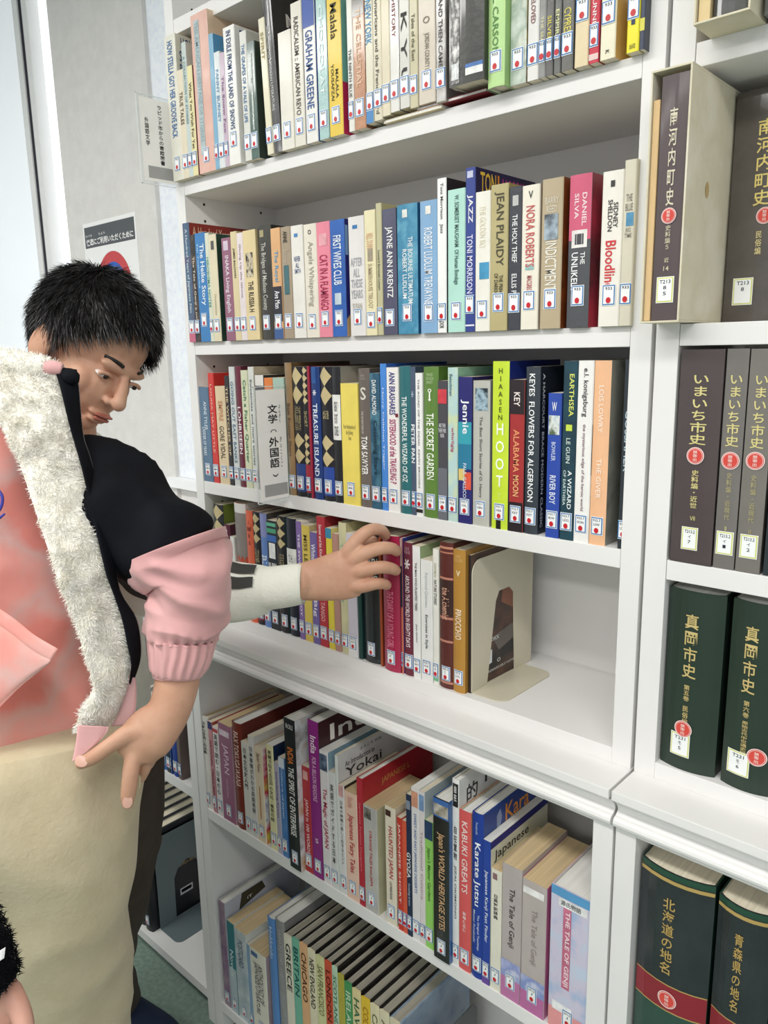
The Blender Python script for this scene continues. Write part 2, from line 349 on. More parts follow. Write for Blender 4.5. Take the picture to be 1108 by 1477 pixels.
A_ = [
(250.3,265,51,'white|white spine with pale blue title','e4e2d4','dfdccc',[('HOW STELLA GOT HER GROOVE BACK',BL,.04,.7,.5)],dict(d=.12,st2=[('HOW\nSTELLA\nREALLY','28507c',.008,.05,.02,.27)])),
(265,273,101,'cream|short cream paperback, blurred brown title','e2d8c0','d4c8a8',[('TRUE TALES','6a5a48',.2,.5,.6)],dict(d=.11)),
(273,279,61,'grey-green|thin pale grey-green paperback','c4d0cc','c8c6be',[('A COLLECTION OF STORIES','7a9a98',.1,.6,.5)],dict(d=.12)),
(279,286,95,'yellow|thin yellow paperback with dark red cover','e6dca8','6e2a34',[('What You Wish For Yet','4a4030',.15,.75,.5)],dict(d=.11)),
(288,311,18,'pink|tall faded pink book with grey-blue band','e6bcae,dcaea0','dfc4a8',[('THE AMERICAN HERITAGE OF STORIES','8a9aa0',.05,.8,.2,'r',.36)],dict(d=.17,pics=[(.2,.5,.04,.88,'b0c0c2')])),
(311,317,49,'blue|narrow blue book, light blue head','7fb0cc','5a98c4',[],dict(d=.14)),
(317,325,75,'pale grey|narrow pale grey paperback','dde2e2','d8d8d0',[('FANNY BURNEY','6a9cc0',.15,.6,.5)],dict(d=.11)),
(325,331.5,76,'mauve|narrow faded mauve paperback','c8b4c4','cfc4c8',[('The Snow Fox','8a6a8a',.2,.7,.5)],dict(d=.11)),
(331.5,347,38,'white|white spine lettered In Exile, dark blue capitals','efeee8','ecebe6',[('IN EXILE FROM THE LAND OF SNOWS','26467a',.03,.74,.42)],dict(d=.13,sz=.03,sp=[([(.012,.03),(.02,.03),(.02,.3),(.012,.3)],'2a4a8a'),([(.012,.42),(.02,.42),(.02,.7),(.012,.7)],'3c3040'),([(.012,.34),(.02,.34),(.02,.38),(.012,.38)],'b02a3a')])),
(354,363,45,'grey|slim light grey paperback, blue print','dcdcd4','c8c8c0',[('THE GRAPES OF A VALE OF LIFE','4a78a8',.1,.7,.5)],dict(d=.12)),
(363,374,60,'dark green|slim dark green film-covered paperback','56706a,42584e','2c3a34',[('JEROME ROYAL','dfe8e0',.1,.7,.3)],dict(film=1,d=.13,pics=[(.45,.62,.1,.75,'c8d2cc')])),
(386,394.5,24,'ivory|narrow ivory paperback leaning left','e6e0c6','ded6b8',[('SPIRIT','b0a070',.1,.3,.5)],dict(d=.12,tilt=-.045)),
(394.5,406,-30,'black|black film-wrapped leaning hardback','5a5a5c,3e3e40','33312f',[('SELECTED TO MODERN LITERATURE','c8c8c4',.25,.75,.3)],dict(film=1,d=.15,tilt=-.06,k='h',st2=[('MA\nT','d8d4cc',.03,.08,.16,.34)])),
(407,425,45,'off-white|off-white paperback with small red print','e6e2d6','e0dccc',[('CO','4a6a9a',.8,.85,.4)],dict(d=.12,free=1)),
(426,441,3,'ivory|ivory paperback about American literature','e2ddd0','d8d2c2',[('RADICALISM :: AMERICAN REVO','55504a',.1,.78,.42)],dict(d=.12)),
(442.5,459,-22,'two-tone|white and royal blue paperback','eae8e2','2c4ea0',[('GRAHAM GREENE','3a5a94',.28,.78,.6)],dict(d=.13,bands=[(0,.26,'3a58a4')])),
(461,475,-15,'turquoise|glossy turquoise paperback, white letters','a6c8c4','4a78a0',[('CHOCOLAT','e8f2f0',.1,.7,.4)],dict(film=1,d=.12)),
(476,495.5,-25,'golden|golden yellow paperback with black title','e6c648','7cb8ac',[('Malala','3c3618',.13,.36,.45),('MALALA','3c3618',.56,.75,.2,'r',.66),('YOUSAFZAI','3c3618',.52,.76,.2,'r',.34)],dict(d=.14,sp=[([(.001,.65),(.1,.65),(.1,1),(.001,1)],'c02a58')])),
(503.5,511.6,-10,'pale|thin pale paperback with grey print','e2e0d8','b8b4aa',[('THE NINTH BLUE','6a6a68',.4,.75,.5)],dict(d=.13)),
(512,528,-20,'copper|copper brown film-wrapped paperback','c08a66,b07a58','8a6048',[('THE CELESTIAL','e6c8ac',.15,.7,.4)],dict(film=1,d=.13,bands=[(0,.2,'6a665e')])),
(529,539.5,-20,'blue-lettered|ivory spine with large blue capitals','e2ddc8','b8b0a0',[('NEW YORK','5a9ac8',.1,.42,.8)],dict(d=.13,lift=.004,bands=[(.84,1,'4a88c0')])),
(540,551.6,-16,'beige|beige spine lettered Americans and French','dcd4bc','ccc4ac',[('Americans and the French Bard','5a5850',.05,.95,.4)],dict(d=.13,lift=.005)),
(551.8,563,-14,'sand|sand coloured plain paperback','e0d6bc','cfc4a6',[],dict(d=.13,lift=.008)),
(563.5,576,-20,'glassy|glassy white film-covered paperback','e2e0da','c8c4bc',[('HISTORY','8a4a4a',.1,.4,.4)],dict(d=.14,lift=.010,film=1)),
(577,591,-22,'grey-white|off-white spine with huge black letters','d8d6ce','55504a',[('K Y U','2e2c2a',.22,.82,.6)],dict(d=.14,lift=.011)),
(591.5,603,-15,'olive|dull olive paperback','cbc4a4','b0a888',[('Tales of the East','6a6450',.2,.6,.4)],dict(d=.13,lift=.008)),
(604,628,-22,'taupe|broad taupe paperback with circle emblem','d6cbbb','c4b8a4',[('JORDAN COUNTY LIVES','8a8274',.4,.78,.35),('O','8a8274',.26,.32,.4)],dict(d=.13,lift=.009)),
(629,643,-20,'mottled|mottled grey and white film-wrapped paperback','e0deda,b8b4b0,8a8684','908a84',[('AND THEN CAME','5a5856',.1,.7,.4)],dict(d=.14,lift=.006,film=1)),
(647,697,-30,'black|thick black film-wrapped book jutting forward','2a2a28,353532','1e2220',[('TV','e8e4dc',.0,.07,.35,'r',.8)],dict(k='h',film=1,d=.16,lift=.012,b=.002,dy=-.022,nost=1,pics=[(.05,.32,.02,.98,'d2d0cc,3a3a3c,e2e0dc'),(.08,.3,.78,.94,'e8ecec'),(.5,.97,.82,.86,'4a78b8'),(.5,.97,.86,.93,'e8e8e4')])),  # tall mottled strip on the left imitates reflections in the glossy film
(697,726,-28,'light green|pale green hardback with thin capitals','b8dc94','9cc47c',[('HEL CARSON','5a8a4a',.02,.7,.35)],dict(k='h',d=.15,dy=-.014,b=.003)),
(727,758,-30,'floral|floral white and yellow film-wrapped book','dce2da,a4b4a4,efeee2','c4b088,4a3a28,e0cc70',[],dict(d=.16,film=1,as_=60)),
(760,776,-22,'white|plain white paperback','e4e2de','d2ceca',[('BELOVED','8a5a5a',.1,.4,.4)],dict(d=.14)),
(776,786,-15,'steel|thin steel grey film-covered paperback','9a9a98,6e6e6c','5a5a58',[('THE SEA','e2dcb0',.3,.6,.4)],dict(d=.13,film=1)),
(786,797,-15,'charcoal|charcoal film paperback with yellow letters','6a6866,4a4846','3c3a38',[('SILVER','dcd060',.3,.6,.5)],dict(d=.13,film=1)),
(798,808,-18,'dark grey|dark grey film-covered paperback','70706e,525250','3c3a38',[('EMPIRE','e0e0a8',.25,.6,.5)],dict(d=.13,film=1)),
(809,826,-20,'smoky|smoky grey paperback with gold title','5c5a56,7a7874','3a3836',[('CYPRESS','dcd060',.25,.6,.6)],dict(d=.13,film=1)),
(828,848,-24,'buff|buff paperback with orange base','e4d2ac','cdb88c',[('A TIME','8a6a4a',.1,.4,.5)],dict(d=.13,sz=.05)),
(849,863,-22,'red|bright red and white paperback','cc3048','a82a3c',[('RUNNER','f2e8e4',.1,.6,.4)],dict(d=.13,bands=[(.88,.96,'e6c8c4')])),
(865,887,-26,'pale cream|wide pale cream paperback','ece6cc','d8b070',[('I','4a4a44',.3,.5,.2),('K','4a4a44',.88,.93,.25)],dict(d=.13,sz=.038)),
(903,921,-25,'lemon|bright lemon yellow paperback','f0e430','e0d020',[('I','2a3a5a',.3,.6,.3),('YOUNG','4a4a20',.88,.95,.5)],dict(d=.13,sz=.035)),
(921.5,929,-20,'navy|narrow navy paperback with yellow stripe','3a4258','2a3040',[],dict(d=.13,nost=1,bands=[(.5,.7,'d8d050')])),
]
B_ = [
(274,283,321.7,'navy|tall navy and pink paperback','3c4c6e,4e6c86,5a4a68','8c342c',[('A Hundred Years of Japanese Film','c8d4dc',.05,.75,.45)],dict(d=.19,bands=[(.84,1,'c86a84')],st2=[('A Hundred Years','e0b49a',.008,.1,.03,.11)])),
(283,290,339,'brown|narrow brown and black paperback','5a4a3e,2c2c30,6c5a4a','3a3634',[('The Tale of Genji a novel','d8d0c0',.2,.85,.5)],dict(d=.14)),
(290,304,336,'blue|blue paperback with white serif title','3e80bc','2c629c',[('The Heike Story','e4eef4',.1,.66,.55,'r',.62),('Eiji Yoshikawa','a8d0e4',.1,.5,.2,'r',.25)],dict(d=.13,sz=.03)),
(303.5,309.4,336,'white-green|thin whitish paperback, green title','d8dcc8','c4ccb4',[('HIROSHIMA NOTES','4a9a8a',.22,.68,.6)],dict(d=.12)),
(309.4,319.8,338,'cream|cream paperback, green and black cover','dfd6b8','2c4a3c',[('Chrysanthemum','b4aa8c',.55,.75,.3)],dict(d=.13,pics=[(.3,.7,.06,.14,'5a5a58')])),
(327,340,343,'mauve|dusty mauve paperback with white title','96647a','7a4c60',[('INAKA Living English','e6dce4',.17,.72,.5)],dict(d=.12,pics=[(.25,.75,.03,.12,'d8c8d8')])),
(340,348.6,334,'sand|sand paperback with small bold print','dccda4','c8b88e',[('JAMES BALDWIN','2c2a26',.15,.42,.4)],dict(d=.11)),
(348.8,357.2,336,'rosy|thin rosy white paperback','e6dcdc','d4c8c4',[('Giving Up the Ghost','a88a94',.1,.6,.4)],dict(d=.11)),
(357.4,375,332,'beige|beige paperback with checked emblem','e2cf9f','cdb98a',[('THE RUSSIA H','2c2a2a',.46,.74,.42)],dict(d=.11,pics=[(.2,.75,.2,.42,'4a4440,d8ccb0,2a2624')])),
(376,395,325,'charcoal|worn charcoal hardback, silver writing','45443f,3a3936','24221f',[('The Bridges of Madison County','c4c2b8',.15,.74,.4)],dict(d=.13,k='h',pics=[(.3,.6,.04,.1,'b0a67c')])),
(396.6,409.7,329,'peach|peach and black paperback','e4b682,d8a878','c89468',[('The Royal','5ca0c4',.2,.48,.5),('Ave Mon','ececf0',.56,.72,.55)],dict(d=.11,bands=[(.52,.84,'2a2c34'),(.9,1,'3e5e94')])),
(410.7,424.4,327,'khaki|khaki paperback with blue-grey oval','a69680','8e7e6a',[('ANNE','3a3428',.04,.14,.4),('Stories','beb09c',.2,.34,.5)],dict(d=.11,pics=[(.25,.75,.34,.6,'4a7278')])),
(425,442,325,'white|clean white paperback, small blue mark','e9e6de','dcd8cc',[('NEVER\nALL','4a5a86',.27,.37,.5,'h'),('SMITH','6a7a9a',.38,.42,.5,'h')],dict(d=.11,pics=[(.3,.6,.07,.1,'4a8ac4')])),
(443,461,323,'ivory|ivory paperback with faint script','e6e0d0','d6cfbc',[('Angels Whispering','a8a496',.15,.72,.5),('O','2a2a2a',.05,.09,.25)],dict(d=.11,sz=.015)),
(461,480,320,'pink|bright pink paperback, red capitals','e88a9c','d06a80',[('CAT IN A FLAMINGO','a82a50',.28,.76,.6)],dict(d=.11,pics=[(.2,.8,.1,.2,'e8a8b0')])),
(480,500.5,317,'royal blue|royal blue paperback with white title','3468b8,2c5ca8','2a2a78',[('FIRST WIVES CLUB','e4ecf4',.13,.55,.55)],dict(d=.12,pics=[(.25,.7,.62,.72,'c4d4dc')],sp=[([(.002,.05),(.008,.05),(.008,.3),(.002,.3)],'8ab0d8'),([(.001,.85),(.03,.7),(.03,1),(.001,1)],'c4a47a')])),
(506,528,312,'lilac-white|lilac-white paperback, grey stacked words','e2dfdc','d4cfc8',[('AFTER\nALL\nTHESE\nYEARS','a8a8ae',.34,.68,.75,'h'),('SUSAN','b0a89c',.72,.78,.6,'h')],dict(d=.11,pics=[(.3,.6,.07,.1,'3a7ab4')])),
(528.5,544,303,'butter|butter coloured paperback, small brown shell','e8dfb8','d8cfa6',[('NELL DUNN','dcb490',.18,.3,.6),('SUMMERHOUSE TRILOGY','b8a888',.42,.78,.4)],dict(d=.11,pics=[(.3,.75,.3,.4,'a49884')],sz=.012)),
(545,553,293,'dull olive|slim dull olive paperback','c2bd98','b4ae84',[('Leonard Bernstein Letters','6a6a54',.35,.65,.4)],dict(d=.13)),
(553.7,573,301,'purple-grey|purple-grey paperback, white name','5a5a70','48485c',[('JAYNE ANN KRENTZ','f0f0ee',.14,.7,.55)],dict(d=.11,film=1,sz=.014)),
(574,602.5,294,'sky blue|wide sky blue paperback with ripples','5a9cb8,3f86a8,6cacc4','2c6a94',[('THE BOURNE ULTIMATUM','dfe8ea',.25,.76,.22,'r',.68),('ROBERT LUDLUM','e8eeee',.34,.72,.22,'r',.4)],dict(d=.12,k='h',b=.002,pics=[(.3,.55,.04,.1,'e4e6e0')],sz=.02)),
(607,631,289,'cornflower|cornflower blue paperback, white letters','86aed2','6c9cc8',[('ROBERT LUDLUM TREVAYNE','e6ecf2',.2,.78,.5)],dict(d=.11,pics=[(.35,.65,.04,.1,'eceae0')])),
(631,644,257,'pure white|pure white spine, black cover','f2f2f0','2a2228',[('Toni Morrison   Jazz','5a5a5a',.03,.35,.4),('PICADOR','3a3a3a',.88,.97,.5)],dict(d=.13,sp=[([(.04,.04),(.045,.04),(.045,.1),(.04,.1)],'b8204a')])),
(646,670.6,272.6,'mint|mint green paperback, thin black print','b4e0d2','a4d2c4',[('W. SOMERSET MAUGHAM  Of Human Bondage','4a6a66',.04,.66,.32)],dict(d=.12)),
(671,684.5,241.5,'deep blue|tall deep blue spine lettered Jazz','32448e','241c48',[('JAZZ','eceaf0',.16,.33,.6),('TONI MORRISON','dcdaf0',.4,.76,.6)],dict(d=.155,sz=.026,pics=[(.2,.8,.02,.06,'c8cce4')],bands=[(.955,.965,'e8e8f0')],st2=[('TON','e8c040',.012,.05,.02,.14),('I','e09030',.054,.058,.02,.14),('MORRISON','b83a8a',.066,.15,.03,.14)])),
(685,706,276,'blue-splashed|white paperback with blue brush mark','eceadf','d8d6c8',[('THE GOLDEN SKY','e8e0c8',.1,.4,.4)],dict(d=.11,pics=[(.3,.95,.5,.62,'4a9ac4')])),
(706,731,265.5,'olive|olive paperback with dark serif name','b8ac7c','9c8f5c',[('JEAN PLAIDY','4a4634',.05,.55,.55),('THE PRINCE\nOF DARKNESS','4a4634',.6,.78,.5)],dict(d=.12,sz=.026)),
(732,750,269,'black|slim black paperback, white capitals','3a3c44','2a2a30',[('THE HOLY THIEF','f0f0f0',.19,.52,.4),('ELLIS P','e8e8e8',.6,.74,.4)],dict(d=.11,film=1,pics=[(.3,.75,.06,.13,'c4c4c0')],sz=.024)),
(750,775,266.6,'eggshell|eggshell paperback, thin red author name','ebe6d6','ddd6c0',[('NORA ROBERTS','c45a58',.14,.56,.5),('MACGREGOR','b85a60',.62,.76,.3),('V','2a2a2a',.04,.09,.25,'h')],dict(d=.11,pics=[(.25,.75,.54,.58,'9cc4c0')],sz=.026)),
(778,807.5,257,'tan|tan paperback with pale photo','b8a88a','6e3c1c,8c4a20,3a2c18',[('INDICTMENT','e8e4d8',.41,.74,.55),('BARRY\nREED','d6cebc',.12,.22,.65,'h')],dict(d=.12,pics=[(.15,.8,.23,.4,'a8b8c4,4c545c')],sz=.026)),
(816.5,847.5,251,'rose and slate|rose and slate film-covered thriller','4a4c50','b83048,2a2024',[('DANIEL','f0dce0',.12,.33,.2,'r',.7),('SILVA','f0dce0',.12,.28,.2,'r',.35),('THE','f2f2f2',.5,.58,.2,'r',.68),('UNLIKELY','f4f4f4',.5,.76,.3,'r',.32)],dict(d=.12,k='h',b=.001,film=1,bands=[(0,.42,'d05a78')],pics=[(.15,.85,.355,.47,'eeeae6'),(.3,.7,.38,.45,'4a4a50')],sz=.028)),
(862,891.7,246,'off-white|off-white paperback, red flowing title','ece8de','d8d2c4',[('SIDNEY','2c2c2c',.2,.36,.22,'r',.68),('SHELDON','2c2c2c',.18,.38,.22,'r',.42),('Bloodline','d0343c',.44,.75,.5)],dict(d=.11,sz=.026,pics=[(.4,.6,.06,.1,'3a3a3a')])),
(891.9,909,230,'pale beige|pale beige paperback behind the upright','d8d2be','c8c0a8',[('THE\nBLUE','8a847a',.2,.3,.6,'h'),('BIG\nTIME','9a948a',.4,.46,.6,'h')],dict(d=.11,film=1,pics=[(.3,.9,.31,.39,'5a9ac0')],sz=.026)),
]
st2 = dict(w=.016, h=.0235, z=.0145)
GD = 'c4b488'
def hl(c, s): return dict(k='h', d=.15, harl=((.0, .28), (.5, .74)), bands=[(.74, .96, c)], cn='933.7|'+s)
C_ = [
(295,308.4,558,'grey-blue|short grey-blue paperback, white name','5a7690','4a6480',[('ANNE TYLER','d4e0ea',.15,.45,.3,'r',.6),('LADDER OF YEARS','d8e2ea',.42,.72,.3,'r',.35)],dict(d=.11)),
(309,317,538,'scarlet|tall scarlet paperback','d03a34','c8342e',[('LOUISA MAY LITTLE','f0b8a8',.1,.72,.3)],dict(d=.13,st2=[('o','f4e8e4',.03,.05,.04,.1)])),
(318,332,557,'tan|tan paperback with grey capitals','dcc8a4','c8b48c',[('GORE VIDAL','5e5648',.4,.74,.45),('EMPIRE','c89068',.15,.35,.4)],dict(d=.11)),
(332,338.5,542,'black|thin black paperback','2c2a2c','222',[('THE WITCHES OF','e0c8a0',.1,.72,.4)],dict(d=.13)),
(339,347,529,'grey-white|grey-white film-wrapped paperback','d0d4d2','b8bcb8',[('GOING OUT EAST BANKS','5a7a90',.12,.8,.5)],dict(d=.14,film=1)),
(347,355.4,528,'maroon|maroon hardback with white capitals','6a2438','521a2c',[('LOHRISEEN','e8e0e4',.33,.72,.5)],dict(d=.15,k='h')),
(355.6,365.3,534,'celadon|pale celadon paperback, green lettering','d4d8b8','c4c8a4',[('Catch a Fisher Quarter','3a7a5a',.08,.78,.5)],dict(d=.12)),
(366,374,529,'pale|pale film-wrapped book beside the sign','d8dad2','c4b8a0',[('Sweetness and more stories','5a6a70',.1,.8,.35)],dict(d=.14,film=1)),
(376,388,541,'black and white|black and white book behind the sign','4a4844','2a2826',[],dict(d=.13,bands=[(.0,.09,'e2e0da'),(.09,.2,'2c2a2a')],nost=1)),
(388.3,400,545,'orange|orange-headed book behind the sign','e2823c','d87830',[],dict(d=.12,nost=1)),
(400.4,416,545,'pale green|pale green book behind the sign','a8c4b4','98b4a4',[],dict(d=.12,nost=1)),
(417,426.7,523,'bronze|worn bronze brown hardback','9a7e58,8a6e4a','6e5638',[('Best Russian Short','5a4630',.3,.7,.4)],dict(d=.15,k='h',film=1)),
(427,441,529,'harlequin navy|gold and black diamond spine, navy foot','23242a','1e2024',[('HUCKLEBERRY FINN','a89c74',.3,.48,.6)],hl('2a4484','TWA')),
(442,449,529,'harlequin red|gold diamond spine with red foot','23242a','1e2024',[('SHORT','a89c74',.33,.45,.6)],hl('a02c3c','CAR')),
(449.3,452.5,528,'crimson|very thin crimson hardback','9c2840','86203a',[],dict(d=.15,k='h',nost=1)),
(453,465.5,529,'navy|navy hardback lettered Treasure Island','1e3c78','182e5e',[('TREASURE ISLAND','dce4f0',.27,.82,.5),('*','e8ecf4',.17,.21,.4)],dict(d=.15,k='h',pics=[(.2,.7,.0,.12,'2a5a9c')])),
(466,482,529,'harlequin blue|gold diamond spine with royal blue foot','23242a','1e3878',[('WILDE TALES','c4b88c',.32,.38,.5)],hl('2a4a9c','WIL')),
(482.5,495,529,'black-striped|black hardback with white paper panel','24262a','9a968a',[('GREAT\nSHORT\nSTORIES','4a4a4c',.25,.5,.45,'h')],dict(d=.15,k='h',pics=[(.05,.95,.2,.53,'eeeeea')])),
(495.5,519.7,553,'yellow|plain yellow paperback, tiny grey print','ecd968','dcc85c',[('Four Adventures of\nthe Railway\nTrain','9a9058',.33,.46,.7,'h')],dict(d=.12,sz=.016)),
(520,535.5,531.6,'grey-brown|grey-brown hardback lettered Tom Sawyer','6c645e','4e4844',[('THE ADVENTURES OF','c8c4bc',.3,.46,.2,'r',.4),('TOM SAWYER','f0eeea',.48,.76,.55),('MARK\nTWAIN','9a948c',.04,.08,.4,'h'),('S','d8d4c8',.13,.22,.5,'h')],dict(d=.15,k='h',cn='933.7|TWA')),
(536.6,550,538,'teal-blue|teal-blue watery paperback','3e6c86,2c546c,5a8ea0','4a7c94',[('DAVID ALMOND','e6ecec',.05,.3,.45),('Counting Stars','16303c',.34,.74,.5)],dict(d=.12,as_=60,cn='933.7|ALM')),
(551.5,560,524.5,'bright blue|tall bright blue paperback','4a8ad8','2a5ab0',[('Harry Callahan Trigger','d8e4f4',.16,.72,.3)],dict(d=.16,cn='933.7|WAL')),
(560.4,577,530,'white|white spine with handwritten purple letters','efece8','e0dcd4',[('ANN BRASHARES','3c3c84',.03,.32,.5),('SISTERHOOD of the TRAVELING P','a8306a',.35,.8,.55)],dict(d=.13,pics=[(.75,.98,.31,.335,'7a2a34')],cn='933.7|BRA')),
(577.5,593,528,'teal|teal hardback lettered Wizard of Oz','2c6c72','245a60',[('THE WONDERFUL WIZARD OF OZ','e6eeec',.2,.78,.45)],dict(d=.15,k='h',cn='933.7|BAU')),
(593.7,600.5,529,'slate|slate hardback lettered Peter Pan','4c5a70','3c4a5e',[('PETER PAN','e8ecf0',.38,.64,.7),('*','a8b8cc',.16,.2,.5)],dict(d=.15,k='h',cn='933.7|BAR')),
(600.7,610.5,538,'snow white|narrow snow white paperback, spaced type','f0f0ee','e0deda',[('THE ROAD OF THE DEAD  KEVIN BROOKS','7a7a7c',.04,.8,.25)],dict(d=.13,cn='933.7|BRO',bands=[(.95,.975,'2a2a2a')])),
(611,631.5,529,'leaf green|leaf green hardback with white key','60843c','52742f',[('THE SECRET GARDEN','f2f6ea',.3,.74,.5),('FRANCES\nHODGSON\nBURNETT','b0c896',.04,.11,.5,'h'),('o','f0f4e4',.14,.165,.26,'h'),('I','f0f4e4',.165,.22,.1,'h'),('-','f0f4e4',.21,.215,.2,'h')],dict(d=.15,k='h',cn='933.7|BUR')),
(632,645.5,549,'dark grey|dark grey paperback with red flash','4c4c52','3c3c40',[('AND THEN\nTHERE WERE\nNONE','d4d4d8',.3,.4,.8,'h')],dict(d=.12,pics=[(.05,.95,.06,.16,'d04450')],cn='933.7|CHR',bands=[(.62,1,'6c7078')])),
(646,660,530,'pale aqua|pale aqua and green paperback','c8dcc8,b4d2d2,d6dca0','7cae96,94c0a4,5e8a74',[('fleischman','3a6a8a',.04,.18,.3,'r',.35),('whirligig','b04a60',.38,.54,.35)],dict(d=.15,cn='933.7|FLE')),
(661,680,543.6,'indigo|indigo paperback with handwritten title','2a2c70','241e58',[('Jennie','f0f2f6',.15,.38,.6),('PAUL GALLICO','d0dcec',.58,.82,.25)],dict(d=.13,bands=[(.3,.45,'3aa0b0'),(.45,.62,'2c7c9c')],pics=[(.5,.98,.64,.76,'e05a44'),(.05,.5,.62,.7,'e0c878')],cn='933.7|GAL')),
(681,704.5,549,'silver-grey|silver-grey paperback with face photo','bcbcb4','a8a8a0',[('The Best Short Stories of O. Henry','5c5c58',.24,.8,.22)],dict(d=.12,k='h',b=.002,pics=[(.15,.88,.05,.2,'3a5a6c,a8c0cc,24343c')],cn='933.7|HEN')),
(708.7,731.5,521,'lime|lime green spine lettered HOOT','c8e03c','1c2e7c',[('HIAASEN','4c5c1c',.04,.34,.26,'v'),('HOOT','f4faec',.36,.74,.52,'v'),('T','d8e880',.78,.82,.2,'v')],dict(d=.14,k='h',b=.001,pics=[(.3,.6,.94,1,'1c1c1c')],cn='933.7|HIA')),
(733,753.5,547.6,'brick red|brick red and black paperback','a63636','221c20',[('KEY','f0e6e0',.08,.17,.4),('ALABAMA','e89a6c',.32,.6,.4),('MOON','f0b880',.62,.76,.4)],dict(d=.13,bands=[(0,.22,'2c2428'),(.8,1,'241e24')],cn='933.7|KEY')),
(754,773.5,529,'slate black|slate black hardback, white capitals','343c44','1e2430',[('KEYES  FLOWERS FOR ALGERNON','eef0f0',.04,.8,.4)],dict(d=.15,k='h',b=.003,st2=[('A HARCOURT BRACE MODERN CLASSIC','e0e4e8',.006,.012,.04,.96,.012,'cover_title',True)],cn='933.7|KEY')),
(786,805,567,'cobalt|short cobalt blue paperback','2c4ca8','243c8c',[('W','eef0fa',.06,.12,.35,'h'),('BOWLER','c8d4f0',.33,.46,.3),('RIVER BOY','dce4f6',.56,.76,.45)],dict(d=.12,pics=[(.1,.9,.15,.28,'a4bcc8,dfe4e0,5a6c50')],cn='933.7|BOW')),
(806.5,825.5,520.6,'petrol|petrol blue spine with yellow title','1f4a58,17323e','2c5a70',[('EARTHSEA','d8e070',.07,.3,.35,'r',.65),('LE GUIN','c8d8d4',.42,.56,.3),('A WIZARD','e4ecec',.6,.82,.3,'r',.68),('OF EARTHSEA','c8d8d8',.6,.8,.2,'r',.3)],dict(d=.15,pics=[(.3,.75,.345,.38,'c8dc50')],cn='933.7|LEG')),
(826.5,848,520,'chalk|chalk white paperback with brown branch','f0efeb','e6e4de',[('e.l. konigsburg','4a4448',.04,.3,.4),('the mysterious edge of the heroic world','8a6a78',.34,.82,.26)],dict(d=.15,cn='933.7|KON',sp=[([(.004,.14),(.009,.14),(.009,.34),(.004,.34)],'4a342c'),([(.001,.34),(.008,.34),(.006,.55),(.0008,.55)],'4a342c'),([(.0008,.55),(.008,.52),(.009,.6),(.001,.62)],'4a342c')])),
(848.5,871.5,520,'apricot|apricot hardback lettered The Giver','f0bc92','8a8a82,a4a498,76766e',[('LOIS LOWRY','f8e6d4',.13,.38,.3,'r',.5),('THE GIVER','f8e4d0',.52,.74,.3,'r',.5)],dict(d=.15,b=.002,k='h',cn='933.7|LOW')),
(890,906,518,'night blue|night blue book mostly behind the upright','2a3238','22282e',[('GOSSAMER','b4c8d4',.26,.58,.5)],dict(d=.14,cn='933.7|LOW')),
]
